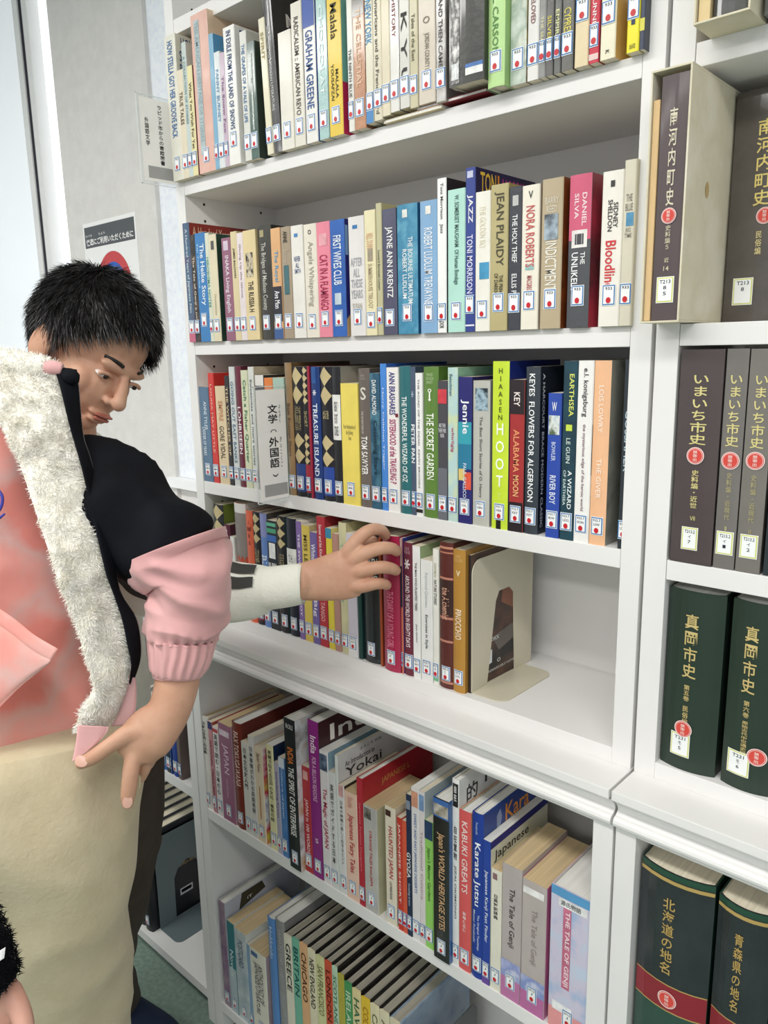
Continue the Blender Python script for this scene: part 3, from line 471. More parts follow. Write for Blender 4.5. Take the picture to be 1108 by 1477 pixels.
D_ = [
(283,306,728,'grey|glossy grey book at the upright','7c848c','6e767e',[],dict(d=.17,film=1,nost=1)),
(315,329,728,'harlequin olive|gold diamonds over black, olive cover','23242a','6c7a2c',[],dict(k='h',d=.15,harl=((0,.27),),bands=[(.74,.96,'5a6a2a')])),
(329.4,338,757,'dark maroon|short dark maroon hardback','5c2038','48182c',[('BOYS','d8b8c4',.05,.3,.4)],dict(k='h',d=.13)),
(338,344,774,'thin white|thin white paperback','e8e8e4','dcdcd8',[],dict(d=.12,nost=1)),
(344.6,361,726,'brick|brick red hardback, pale head','c05038','d8d6d2',[('CLAVELL','8a8680',.1,.6,.7)],dict(k='h',d=.17,bands=[(0,.08,'dcdad6'),(.08,.45,'8e8480')])),
(361.4,371,737,'salmon|salmon hardback, small dark print','e0694a','cc5a40',[('a\nthousand\nfine\nold','5a2a20',.08,.3,.6,'h')],dict(k='h',d=.16)),
(371.4,381,739,'harlequin black|gold and black diamond spine','23242a','8c2838',[('LITTLE WOMEN','a89c74',.32,.44,.6)],dict(k='h',d=.16,harl=((.01,.27),),bands=[(.74,.96,'7a2a3a')])),
(381.4,391,741,'lavender-blue|lavender-blue hardback, pale letters','6488c8','54504e',[('BLUR','dce8f4',.36,.6,.7)],dict(k='h',d=.16,bands=[(0,.2,'8c94c8')])),
(391.5,405,751,'striped|green striped black paperback','20242c','8c8480',[('BUBBI','f0f0f0',.38,.42,.8,'h')],dict(d=.15,bands=[(.02,.05,'5cb894'),(.07,.11,'4ca07c'),(.13,.19,'3c6cb8')],pics=[(.2,.85,.2,.34,'eef0f0')])),
(405.5,416.5,745,'harlequin teal|gold diamonds with teal edge','23242a','1e4c48',[('FIVE NIGHTS','a89c74',.32,.44,.6)],dict(k='h',d=.16,harl=((.01,.27),))),
(417,432,748,'black and white|black hardback with white paper panel','1e2230','c8ccc8',[('D. H.\nTALES','5a5a60',.3,.45,.45,'h')],dict(k='h',d=.16,pics=[(.05,.95,.25,.64,'ecece8')])),
(433,440.5,752,'violet|slim violet and white paperback','8468a8','e8e6e2',[('THE SWINGING OF JOY','f0ecf4',.1,.8,.5)],dict(d=.14)),
(441,452,758,'mustard|mustard yellow paperback','dcc45c','d0c08c',[('MISS LETTICE','4a3c20',.08,.5,.45)],dict(d=.14)),
(452.5,462,768,'lilac|lilac purple paperback, white script','7464a4','8c7cb4',[('White Rabbit','eceaf4',.1,.4,.6),('Big','eceaf4',.6,.75,.6)],dict(d=.13)),
(462.5,474,745,'red|tall red paperback, white print','b83440','a02c38',[('Sensei and his Kind','f4e4e4',.06,.3,.35),('TANGO','e8b8b8',.65,.8,.5)],dict(d=.14,st2=[],sz=.016)),
(475,483.5,762,'bright yellow|yellow paperback, teal corner','e4d048','e6dc8c',[('DIE BOX','3c3c30',.25,.5,.5)],dict(d=.14,bands=[(0,.08,'3c8cb0')])),
(484,492,770,'clay|clay pink paperback','b88c80','c8a498',[('SIMON','e8d4c8',.2,.5,.5)],dict(d=.13)),
(492.5,503,754,'glassy cream|glassy cream film-wrapped hardback','d8d4a8,c8c4a0','d4ce9c',[('The Reflections','8ab0a4',.15,.6,.3)],dict(k='h',d=.15,film=1)),
(503.5,517,770,'lilac-grey|lilac-grey and white paperback','d0ccd8','dcdad8',[],dict(d=.13,bands=[(.84,1,'eeeeec')])),
(517.5,523,768,'pine|slim pine green hardback','1e4440','1a3c3a',[],dict(k='h',d=.15,nost=1)),
(523.5,549,770,'black|thick black hardback ending KING','23282a','1c1e20',[('STEPHEN','d8dcd8',.18,.26,.75,'h'),('KING','e6e8e4',.31,.36,.75,'h')],dict(k='h',d=.15,film=1,cn='930.28|G')),
(549.3,552.5,775,'rust|thin rust coloured hardback','a84c28','8c3c20',[],dict(k='h',d=.14,nost=1)),
(553,576,773,'crimson|crimson hardback held by the reaching hand','a8244c','8c1c3e',[('THE DIARY OF A YOUNG GIRL','d87a94',.4,.82,.4)],dict(k='h',d=.15,dy=-.006,film=1,cn='930.28|F')),
(576.5,581,776,'coral|thin coral and blue paperback','c46c58','2c3c8c',[],dict(d=.14,bands=[(0,.2,'b89c98'),(.2,.5,'1c2438')])),
(582,596,783,'maroon|maroon hardback lettered Eighty Days','6c2a3c','58202f',[('AROUND THE WORLD IN EIGHTY DAYS','f0e4e6',.24,.78,.45),('JULES\nVERNE','b08a94',.03,.08,.6,'h'),('*','e8e0e0',.12,.19,.6)],dict(k='h',d=.16,cn='953.8|VER')),
(596.5,607,787.7,'bright white|bright white spine about planting trees','f0f0ee','a4b88c',[('THE MAN WHO PLANTED TREES','4a4c4e',.12,.48,.3),('JEAN GIONO','6a6c6e',.58,.72,.25)],dict(d=.14,sz=.012,cn='953.7|GIO')),
(607.7,624.4,808,'white|white paperback with grey italic title','ecedea','d8dad6',[('Raymond Queneau','c0c8c8',.1,.38,.35),('Exercises in Style','4c545a',.44,.72,.3)],dict(d=.13,cn='953.7|QUE')),
(625,633,792,'ivory|ivory paperback with bold print','ecebe2','d8d6c8',[('RASHOMON','b0b49c',.1,.2,.4),('NATURE STORIES','3c3c3c',.22,.4,.45)],dict(d=.14,bands=[(.93,.97,'7cb894')],cn='953.7|R')),
(633.6,652.4,783,'leather|brown leather hardback with gold bands','5c2a26','4e221e',[('the Alchemist','d8a48c',.3,.52,.5)],dict(k='h',d=.15,bands=[(.025,.04,'c88c74'),(.06,.07,'b87c64'),(.23,.245,'c08470'),(.25,.49,'3c2422'),(.5,.515,'c08470'),(.66,.675,'c08470'),(.95,.965,'c08470')],cn='960.3|C')),
(652.6,669.5,793.4,'ochre|ochre hardback lettered Pinocchio','b8883c','a07430',[('PINOCCHIO','f4e4cc',.41,.62,.5),('CARLO\nCOLLODI','dcb878',.03,.08,.6,'h'),('v','ecd8b0',.14,.18,.35,'h')],dict(k='h',d=.15,cn='973|COL')),
(669.8,674.5,800,'dark cover|dark cover with photographed face, in bookend','2c2422','2a2422,5a3c30,1c1a1c',[],dict(d=.18,nost=1,dy=.01,sp=[([(.1,.2),(.135,.18),(.15,.3),(.145,.42),(.12,.5),(.085,.42),(.09,.3)],'8c5c48'),([(.1,.3),(.112,.285),(.118,.3),(.106,.31)],'e8d8c8'),([(.06,.66),(.12,.62),(.14,.72),(.08,.78)],'6c6460'),([(.045,.76),(.06,.75),(.06,.85),(.045,.86)],'e4e8ec')],st2=[('OXX','d8d8d4',.055,.08,.66,.69),('O','e8e8e4',.075,.085,.84,.87),('REMARKABLE NOVEL','c8c8c4',.05,.13,.9,.92)])),
]
st3 = dict(w=.0155, h=.026, z=.014)
JP = '4a4a4c'
def jp(s, c=JP, a=.08, b=.75, w=.5, cx=.5): return (s, c, a, b, w, 'v', cx)
E_ = [
(289,293.5,1037,'white|thin white booklet, red tip, beside the divider','e4e2dc','d8d4cc',[],dict(d=.15,cn='388',pics=[(.1,.9,0,.03,'b83a3a')])),
(294.6,307.5,1032,'white|white hardback with black Japanese spine title','e8e6de','e2dccf',[jp('日本の昔話と伝説集',JP,.06,.4,.5)],dict(k='h',d=.2,pg='o',cn='291')),
(308.2,314,1041,'pink|slim pink book, navy head','c88c94','b8503c',[('NATIONAL TREASURES','7a3444',.2,.8,.5)],dict(d=.19,bands=[(0,.08,'2c2c6c')])),
(314.6,322.8,1048.7,'white-red|white spine with red and black Japanese print','e8e2e2','e0dcd4',[jp('英語で読む・日本の心',JP,.08,.75,.6)],dict(d=.18,pics=[(.1,.9,.02,.06,'c03a44')])),
(322.8,340.4,1045,'mauve|mauve paperback lettered Japan','9c6480','c8a8b4',[('JAPAN','e8c8dc',.2,.5,.5),('a short cultural history','d0a8c0',.55,.75,.25)],dict(d=.18,pg='o',pics=[(.1,.9,.06,.12,'dccad4')])),
(341.4,354.5,1043,'russet|russet hardback lettered Pax Tokugawana','7a3428','6c2c24',[('PAX TOKUGAWANA','e0c4b8',.08,.6,.5)],dict(k='h',d=.2,pg='w')),
(355,365,1071,'plain|plain pale paperback, grey Japanese print','dedcd4','c8b498',[jp('日本文化史入門',JP,.06,.5,.5)],dict(d=.17)),
(365.3,373,1062,'off-white|off-white booklet, dense Japanese print','e0deda','d8d6d0',[jp('日本事情がわかる英語表現','5c5c5e',.1,.75,.6)],dict(d=.17)),
(373.2,385,1079,'peach|peach spine with orange line, rainbow cover','e8d8bc','e4d45c,d83c5c,f0f0ee,6a5ca0',[('Japan Now','8a6a5a',.05,.25,.5)],dict(d=.15,pics=[(.45,.55,.4,.75,'c87838')])),
(391.4,401,1074.5,'pale yellow|pale yellow spine, bold Japanese title','ece8b8','1c2c4c',[jp('英語で伝える江戸の文化・東京の話','2a2a2a',.05,.72,.55)],dict(d=.14,pg='w')),
(401.3,408,1100,'violet-white|thin violet-white booklet','b8b4c8','8c88a0',[('Introducing Kyoto','5c4c7c',.1,.6,.5)],dict(d=.14)),
(408.3,416.6,1093,'sea blue|sea blue paperback, white head','5c8cc4,3c74b4','3c64a0',[('Culture of Japan','e0e8f4',.1,.6,.3)],dict(d=.15,bands=[(0,.1,'dce6f0')])),
(419,434.5,1038,'black|tall black spine, orange and white title','1e2224','b88a5c,d8d8dc,5a4438',[('ROLI','d8d8d8',.03,.06,.6,'h'),('INDIA','e0803c',.18,.29,.5),('THE SPIRIT OF ENTERPRISE','ecece8',.31,.77,.5)],dict(k='h',b=.0005,d=.2,dy=-.012,pg='w')),
(438,452,1105,'cherry|cherry red paperback about 100 words','b42c38','8c2430',[('JAPAN in 100 WORDS','f4dcdc',.3,.82,.5)],dict(d=.14,pics=[(.2,.8,.04,.12,'e0a8a4')])),
(452.5,467,1040.5,'magenta|tall magenta hardback, India in white','8c2480','3c1a20',[('India','f4e0f0',.09,.2,.55),('FOR A BILLION REASONS','e8b4dc',.22,.5,.4),('S','f0d0e8',.74,.77,.3,'h')],dict(k='h',b=.0005,d=.2,pg='w',st2=[('India','ece4dc',.03,.2,.04,.14)])),
(467.3,479,1084,'pale pink|pale pink spine, red Magic of Japan','e6e0e2','8cacbc',[('The Magic of JAPAN','b03044',.27,.72,.6)],dict(d=.2,pg='w',pics=[(.05,.95,.02,.14,'34405c,7c8ca4')],st2=[('N','1c2c44',.02,.035,.04,.09)])),
(479.3,488.5,1114,'silvery|silvery white booklet with black print','dededc','d0d0ce',[jp('英語でガイドする日本','4a4a4c',.1,.78,.5)],dict(d=.17)),
(488.8,492.5,1089.5,'grey|tall grey-white book introducing yokai','d8dcd8','d4d4d2',[],dict(d=.21,nost=1,st2=[('An Introduction to','3c3c40',.02,.1,.07,.11),('ようこそ 妖怪','5c5c60',.06,.12,.025,.045),('Yokai','2c2c30',.02,.12,.12,.19)])),
(492.7,500.8,1133,'chalk|chalk white spine, grey Japanese lines','e6e4e4','2c2620',[jp('日本の神様と楽しく生きるヒント','5c5c5e',.14,.72,.5)],dict(d=.16,pics=[(.1,.9,.0,.1,'dca8a8')])),
(501,518.6,1143.5,'blush|blush spine, red Japanese Fairy Tales','ecc8b4','d8b490',[('Japanese Fairy Tales','b83440',.2,.74,.5),('Stuttle','d89c90',.04,.14,.4)],dict(d=.13,pg='o')),
(519,527,1123,'crimson|crimson hardback, gold-lettered cover','b82c3c','b02430',[('Japanese Fashion Designers','e07c84',.18,.72,.4)],dict(k='h',b=.0005,d=.2,pg='w',st2=[('JAPANESE L','c8884c',.05,.13,.07,.13)])),
(527.3,546.5,1164,'silver|thick silver paperback, red Strange Tales','b4b2ae,c4c2bc','c8c4a4',[('STRANGE TALES from JAPA','b83a3a',.22,.75,.25,'r',.5)],dict(d=.13,pg='o',pics=[(.1,.6,.02,.12,'3c3834,8c8880')])),
(558,572.6,1164,'parchment|parchment spine, red Haunted Japan','e6dcc8','dcd0b4',[('HAUNTED JAPAN','b43c3c',.16,.6,.5),('CATRIEN ROSS','4a4040',.63,.78,.22)],dict(d=.12,pg='o',pics=[(.1,.6,.03,.08,'4a2c24')])),
(574.7,581.6,1179.5,'vermilion|narrow vermilion paperback','c83c30','b83428',[('JAPANESE SHORT','f0dcd4',.05,.75,.5)],dict(d=.13)),
(581.8,587.6,1184,'orange-red|narrow orange-red paperback','dc5c40','c85038',[],dict(d=.13)),
(587.8,595,1146,'navy|thin navy spine lettered Gyoza','24304c','1c2438',[('GYOZA','f0f0f0',.4,.58,.7),('Dumplings & more','c4ccdc',.62,.78,.4)],dict(d=.17,pics=[(.1,.9,.04,.1,'8c94a4')])),
(595.3,606,1137,'white and blue|white spine, blue sweets cookbook title','e8e4e4','d8dcdc',[('SWEET AND EASY JAPANESE DESSERTS','5478ac',.16,.68,.4)],dict(d=.17,pg='w',pics=[(.1,.9,.02,.12,'d89c80')])),
(606.3,613.8,1142,'pinkish|slim pinkish white book','e4dcdc','c8d4d4',[('Traditional Cuisine','b89ca4',.25,.7,.4)],dict(d=.17,pics=[(.05,.95,.02,.12,'7c9cc4')])),
(614,625.5,1184.6,'apple green|apple green spine on master gardens','98d468','8cc45c',[("Japan's Master Gardens",'4c7c34',.2,.62,.5)],dict(d=.15,pics=[(.02,.98,0,.14,'2c4468')])),
(626,648,1153.8,'black|glossy black hardback on heritage sites','1a1a1c','2c5c94',[("Japan's WORLD HERITAGE SITES",'d8b084',.2,.8,.5)],dict(k='h',b=.0005,d=.16,film=1,pg='w',dy=-.008,bands=[(0,.11,'3c6cb0')],pics=[(.05,.95,.03,.1,'7c7058,c8c4bc')])),
(650,661.5,1124,'bright white|bright white spine, Jizai Okimono','e8e8e6','dcdcda',[('自在置物','3a3a3c',.24,.42,.5,'v'),('JIZAI OKIMONO','4c4c4e',.45,.74,.35),('自在','f0f0f0',.03,.11,.4,'v')],dict(k='h',b=.001,d=.18,pg='w',pics=[(.1,.9,.02,.14,'1c1c1e')],st2=[('的','2c2c2e',.02,.05,.05,.14),('ト','2c2c2e',.07,.1,.03,.1)])),
(662,678,1171,'coral|coral red spine lettered Kabuki Greats','dc5c5c','d8a078',[('KABUKI GREATS','f4dcd8',.06,.5,.5),('歌舞伎名優','f4dcd8',.62,.75,.3,'v')],dict(k='h',b=.001,d=.17,pg='w')),
(679,694.7,1174,'royal blue|royal blue hardback on karate','1c3c98','20408c',[('Karate Jutsu','f2f4fa',.17,.55,.6),('The Original Teachings','d0d8ec',.6,.82,.2,'r',.65),('Master Funakoshi','d0d8ec',.58,.78,.2,'r',.3),('Funakoshi','a8bce0',.05,.12,.2)],dict(k='h',d=.18,pg='w',st2=[('Kara','e0923c',.06,.13,.03,.13)],sp=[([(.035,.06),(.045,.03),(.05,.08),(.045,.14),(.036,.14)],'8c98b8')])),
(695.2,705.7,1213,'blue|slim bright blue kanji dictionary spine','2444a0','e6e4cc',[('Japanese Kanji Fast Finder','e0e6f4',.2,.7,.5)],dict(d=.17,pg='w',bands=[(.85,1,'6c4ca0')],sp=[([(.0005,0),(.17,0),(.17,.05),(.0005,.05)],'2c2c7c')],st2=[('Japanese','2c2c2c',.01,.11,.08,.16)])),
(706.5,721.5,1255,'cream|narrow cream spine, bold Japanese title','e8e4d4','dcd4b4',[('日英対訳辞典','2c2c2c',.2,.4,.4,'v')],dict(d=.14,pg='o',pics=[(.2,.6,.03,.08,'8c6c70')])),
(722,749.5,1250,'grey|grey Tale of Genji, first volume','b8aeac','b0a6a4',[('The Tale of Genji','4c4444',.16,.6,.35)],dict(d=.135,pg='o',bands=[(.71,.84,'b4b8dc,8c98cc,dcdce8'),(.84,1,'c078a8')],pics=[(.42,.62,.0,.001,'888')],sz=.02)),
(750,784,1274,'pale grey|pale grey Tale of Genji, second volume','bab0ac','c46c9c',[('The Tale of Genji','988e8a',.2,.62,.3)],dict(d=.135,pg='o',bands=[(.73,.85,'b0b8d8,8090c8,dcdce8'),(.85,1,'bc6ca0')],pics=[(.05,.9,.05,.1,'eceae8')],sz=.02)),
(790,846,1288,'pictorial|thick blue and pink boxed volume','a8bcdc,d0c8dc,c4d0e4','dcaeb8,b8c4d8',[('源氏物語','3a3a3c',.075,.11,.5,'h'),('THE TALE OF GENJI','f4e4e8',.14,.66,.14,'r',.42)],dict(d=.15,pg='w',k='h',b=.0005,bands=[(0,.06,'5c9ccc'),(.85,1,'e89c9c')],pics=[(.2,.9,.065,.12,'ececec'),(.32,.52,.12,.68,'c8708c'),(.1,.6,.8,.86,'ececec')],sz=.016)),
]
F_ = [
(314.4,323,1298,'purple|tall atlas with purple textured spine','a4949c,7c5c84','c0c4d0',[],dict(d=.225,k='h',b=.0005,pg='w',sp=[([(.05,0),(.11,0),(.12,.08),(.04,.14)],'3c3a2c')],st2=[('iT','e8e8e4',.065,.08,.06,.085)])),
(326.5,336.3,1326.5,'teal|thick teal and white paperback','3c8088','dcdcd4',[('Novels','d4e4e4',.3,.6,.5)],dict(d=.15,pg='o',bands=[(.5,1,'b8c8cc')])),
(336.3,353.6,1336,'speckled|speckled white film-wrapped paperback','d4dcdc,a8bcc4','d8dcd4',[('POSTCARD','5a6a80',.1,.4,.4)],dict(d=.15,pg='o',film=1)),
(354,359.4,1360,'pale blue|slim pale blue paperback','8ca8c4','90b0c8',[],dict(d=.12)),
(359.6,382,1364,'cream|cream anthology with vertical print','e4e2d2','b8a4a8',[('ANTHOLOGY OF','6c6c70',.14,.6,.3,'r',.65),('JAPANESE LITERATURE','6c6c70',.14,.75,.3,'r',.35)],dict(d=.14,pg='o',pics=[(.1,.5,.03,.08,'4c6c94')])),
(384,394.6,1321,'azure|tall azure hardback','5c8cc8','4c7cb8',[('Hokkaido','c4d8ec',.06,.3,.4)],dict(d=.2,k='h',pg='w')),
(395,408,1324,'dull grey|grey film-wrapped hardback','8c8c8c,a0a0a0','787878',[('JAPAN CRUISE','a8a8a8',.05,.4,.4)],dict(d=.21,k='h',film=1,pg='w')),
]
G = [(408.3,420.2,1345,'ivory','e8e4d0','GREECE','2c2c2c'),(420.4,431.2,1351,'aqua','7cc0a8','BRITAIN','1c5c54'),(431.4,443,1358,'apricot','eab888','CHICAGO','4a2c1c'),
(443.2,454.4,1366.7,'buttermilk','ece4c4','NEW ENGLAND','3c3c30'),(454.6,467.4,1376,'pale lime','dcdca4','SAN FRANCISCO','7c7c54'),(467.6,478,1384,'tomato red','d4583c','LONDON','5c1c14'),
(478.2,486.4,1392,'mint','c0dcc0','SCOTLAND','4c7c64'),(486.6,496,1403,'olive yellow','b8b048','',''),(496.2,507.4,1414,'grass green','4c9c60','IRELAND','c8e0c0'),
(507.6,520.2,1424,'vanilla','ecdca4','HAWAII','3c6c4c'),(520.4,533.6,1436,'sunflower','ecc83c','COLORADO','b07c24'),(533.8,547,1446,'parchment','e8e0b8','CANADA','6c6c4c'),
(547.3,561.5,1455,'linen','e4dcbc','ALASKA','6c6448'),(562,577,1467,'pale sand','dcd4b8','NORWAY','5c5444')]
for xl, xr, tp, nm, c, t_, tc_ in G:
    F_.append((xl, xr, tp, nm+'|'+nm+' spined travel guide', c, '1e1a18' if nm != 'pale sand' else '7c94b4,98a8b8,6c84a8', [(t_, tc_, .06, .42, .6)] if t_ else [], dict(k='h', b=.0005, d=.215, pg='g', t=.0042)))
row('A', ZA, -.014, 'top shelf', 'books on the top shelf', st, A_)
row('B', ZB, -.008, 'second shelf', 'books on the second shelf', st, B_)
row('C', ZC, .003, 'third shelf', 'books on the third shelf', dict(st2, t='933.7|MAR'), C_)
LASTD = row('D', ZD, .005, 'fourth shelf', 'books on the fourth shelf', dict(st2, t='933.7|JON'), D_)
row('E', ZE, PL+.003, 'fifth shelf', 'books on the fifth shelf', dict(st3, t='291.0|J'), E_)
row('F', ZF, PL+.004, 'bottom shelf', 'books on the bottom shelf', dict(st3, t='290.9|T'), F_, v_top=True)
# thin magazines lying under part of the top row
for i, (a, b, c, z) in enumerate(((552, 636, 'd8c8a0', 0), (600, 700, '8c2c34', .0047))):
    xa, xb = xof(a, -.01, ZA), xof(b, -.01, ZA)
    t = thing('magazine', ['tan magazine lying flat under the upright books on the top shelf', 'dark red magazine lying flat under the black book, top shelf'][i], 'magazine', (xa, -.008, ZA+z))
    obj('cover', boxes([(0, xb-xa, 0, .2, 0, .0006), (0, xb-xa, 0, .2, .0038, .0044)]), t, mat(c, .4)); obj('page_block', boxes([(.0005, xb-xa-.0005, .0005, .199, .0007, .0037)]), t, PAGEW)
# ---- right-hand bookcase
RX = 1.0002
def yst(t, **k): return dict(dict(w=.0185, h=.027, z=.018, yellow=1, t=t), **k)
def rb(u0, u1, y, zb, vt, col, side, label, texts, s, **o):
    zt = zof(vt, xof((u0+u1)/2, y, zb+.2), y) if vt > -400 else zb+.3
    make_book(xof(u0, y, zb), xof(u1, y, zb), y, zb, zt, col, side, label, 'history volumes in the right-hand bookcase', texts, s, **o)
GO = 'd8cc8c'
def slipcase(x, y, z, w_, d, h, label):
    t = thing('slipcase', label, 'slipcase', (x, y, z)); M_ = mat('ddd6bf,d6ceb4,e0dac6', .8, .08, 14, .3); k = .0022
    obj('shell', boxes([(0, w_, 0, d, 0, k), (0, w_, 0, d, h-k, h), (0, k, 0, d, k, h-k), (w_-k, w_, 0, d, k, h-k), (k, w_-k, d-k, d, k, h-k)], .0006), t, M_)
    st_ = [(w_+.0003, .06+.006*math.cos(a), h*.55+.009*math.sin(a)) for a in [k*math.pi/5 for k in range(10)]]
    obj('stain', mesh(st_, [tuple(range(10))]), t, mat('b8a070', .8, .2, 90))
slipcase(.9714, -.05, 1.6303+.0006, .0455, .2, .268, 'cream cardboard slipcase with a brown book inside, right-hand bookcase')
t = thing('sleeve', 'tan cardboard sleeve standing inside the cream slipcase', 'sleeve', (.9742, -.047, 1.6335)); obj('board', boxes([(0, .0075, 0, .18, 0, .236)], .001), t, mat('d8b888', .8, .05))
make_book(.983, 1.0135, -.047, 1.6335, 1.6335+.258, '54484a', '4a4042', 'dark brown book with faded silver characters inside the slipcase', 'history volumes in the right-hand bookcase',
  [('南河内町史', 'd8d0b8', .13, .52, .3, 'v'), ('史料編５', 'c8c0a4', .6, .7, .2, 'v'), ('近', 'c8c0a4', .735, .755, .18, 'v'), ('14', 'c8c0a4', .77, .79, .2, 'h')], yst('T213|8|5', z=.02), k='h', b=.001, d=.185, seal=(.113, .0085))
rb(1041, 1132, .077, 1.6305, 128, '4e4844,5a544e', '3c3834', 'wide dark book in clear film with gold characters beside the slipcase', [('南河内町史', 'dcc878', .13, .49, .27, 'v', .5), ('民俗編', 'd8c890', .6, .7, .1, 'v', .5)], yst('T213|8', dx=-.014, z=.022, w=.022, h=.03), k='h', b=.002, film=1, d=.155, seal=(.122, .0095, .57))
zt = 1.933
slipcase(1.0145, -.05, zt, .057, .2, .27, 'upper cream slipcase holding a film-wrapped dark book')
make_book(1.032, 1.0685, -.046, zt+.003, zt+.26, '3a3a3a,4a4a48', '2c2c2c', 'dark film-wrapped book inside the upper slipcase', 'history volumes in the right-hand bookcase', [], dict(w=.022, h=.03, z=.022, t='210'), k='h', film=1, d=.18)
t = thing('sleeve', 'pale tan sleeve beside the book in the upper slipcase', 'sleeve', (1.018, -.046, zt+.003)); obj('board', boxes([(0, .012, 0, .18, 0, .25)], .001), t, mat('e0c898', .8, .05))
make_book(1.077, 1.13, -.03, zt, zt+.26, '3c4040,6a6e6c,4a4e4c', '2c2c2c', 'dark glossy book right of the upper slipcase', 'history volumes in the right-hand bookcase', [], None, k='h', film=1, d=.18)
z = 1.3406
rb(966, 1025, .0, z, 504, '4e4444', '443c3c', 'dark brown boxed volume, leftmost of three gold-lettered local histories', [('いまいち市史', GO, .115, .432, .4, 'v', .5), ('史料編・近世', GO, .55, .73, .17, 'v', .5), ('Ⅶ', GO, .77, .79, .12, 'v', .5)], yst('T213.2|イ|7', dx=-.002), k='h', b=.0005, d=.19, seal=(.134, .0105, .48))
rb(1028, 1058, .002, z, 503, '74706c', '5c5854', 'grey-brown history volume in the middle of the gold-lettered three', [('いまいち市史', GO, .115, .432, .62, 'v'), ('史料編・近現代', 'a8a078', .55, .77, .26, 'v'), ('Ⅰ', 'a8a078', .8, .82, .1, 'v')], yst('T213.2|イ|1'), k='h', b=.0005, d=.19, seal=(.131, .0105))
rb(1060, 1095, .002, z, 503, '78746e', '5c5854', 'grey-brown history volume, rightmost of the gold-lettered three', [('いまいち市史', GO, .115, .432, .55, 'v'), ('史料編・近現代', 'a8a078', .55, .77, .24, 'v'), ('Ⅱ', 'a8a078', .8, .82, .1, 'v')], yst('T213.2|イ|2'), k='h', b=.0005, d=.19, seal=(.133, .0105))
rb(1100, 1135, .002, z, 503, '2c3438', '24282c', 'dark volume at the right edge beside the grey-brown histories', [], None, k='h', b=.001, d=.19)
z = ZD
GG = 'c8b478'
rb(949, 1027, .004, z, 852, '26362c', '1e2c24', 'thick dark green cloth history volume with round seal, left one', [('真岡市史', GG, .12, .47, .25, 'v', .47), ('第五巻', GG, .51, .6, .11, 'v', .45), ('民俗編', GG, .63, .735, .11, 'v', .45)], yst('T231|モ|5', dx=-.008, z=.02, w=.024, h=.03), k='h', b=.008, d=.19, pg='w', seal=(.058, .0115, .43))
rb(1036, 1112, .004, z, 868, '26362c', '1e2c24', 'thick dark green history volume, right neighbour of the first', [('真岡市史', GG, .12, .47, .26, 'v', .42), ('第六巻', GG, .51, .6, .12, 'v', .42), ('原始古代中世通史編', GG, .62, .8, .12, 'v', .42)], yst('T231|モ|6', dx=-.01, z=.02, w=.026, h=.03), k='h', b=.008, d=.19, pg='w', seal=(.05, .0115, .68))
z = ZE
def chimei(x0, x1, vt, nm, label):
    zt = zof(vt, (x0+x1)/2, PL+.004)
    make_book(x0, x1, PL+.004, z, zt, '20262a,2a3034', '1c3a2e', label, 'history volumes in the right-hand bookcase', [(nm, 'b89c5c', .11, .44, .17, 'v', .45), ('日本歴史地名大系', '8c8c5c', .72, .9, .07, 'v', .45)], None, k='h', b=.011, d=.21, film=1,
        bands=[(0, .025, '1e4634'), (.03, .045, 'b89c5c'), (.485, .49, 'b89c5c'), (.49, .6, '8c1c2c'), (.6, .605, 'b89c5c'), (.605, 1, '2c4a40')], seal=((zt-z)*.45, .0125, .5))
chimei(1.0025, 1.0985, 1262, '北海道の地名', 'thick dark volume with red band about northern place names')
chimei(1.103, 1.17, 1312, '青森県の地名', 'thick dark volume with red band, second from the divider')
chimei(1.1735, 1.24, 1340, '岩手県の地名', 'thick dark volume with red band at the right edge')
# ---- low bookcase on the left
zl = .628; x = -.30
for w_, h_, c, nm in ((.012, .2, 'dcd8cc', 'cream paperback on the left low shelf'), (.016, .19, 'e0dccc', 'pale thick paperback on the left low shelf'), (.03, .23, '3c6cb0', 'wide mid blue book on the left low shelf'), (.016, .235, '1c2434', 'blackish book on the left low shelf'), (.006, .24, '34508c', 'thin blue book on the left low shelf'), (.026, .25, '1c3c90', 'deep blue book on the left low shelf'), (.014, .24, '6c5c58', 'brown-grey book beside the divider, left low shelf')):
    make_book(x+.075, x+.075+w_, PL+.004, zl, zl+h_, c, None, nm, 'books in the low bookcase on the left', [('Physics', 'c8d0dc', .2, .5, .3)], dict(st3, t='400'), k='h' if w_ > .02 else 'p', d=.17); x += w_+.0006
x = -.62
for i, (w_, h_, c, tt) in enumerate(((.03, .3, 'd8dcd8', 'ATLAS'), (.022, .28, 'e4e4e0', 'OUT WORLD'), (.03, .31, 'c4d4cc', 'MOVING'), (.02, .3, 'e8e6dc', 'GARDEN'), (.03, .29, 'dcdcd4', 'SCIENCE'), (.035, .3, 'c8ccc4', 'NATURE'), (.03, .27, 'd8d4c8', 'ART'))):
    make_book(x, x+w_, PL+.004, zl, zl+h_, c, None, '%s tall pale book on the left low shelf behind the forearm' % ['first', 'second', 'third', 'fourth', 'fifth', 'sixth', 'seventh'][i], 'books in the low bookcase on the left', [(tt, '8c3c54', .3, .8, .5)], dict(st3, t='400'), d=.19); x += w_+.001
x = -.323-.0378*7-.002
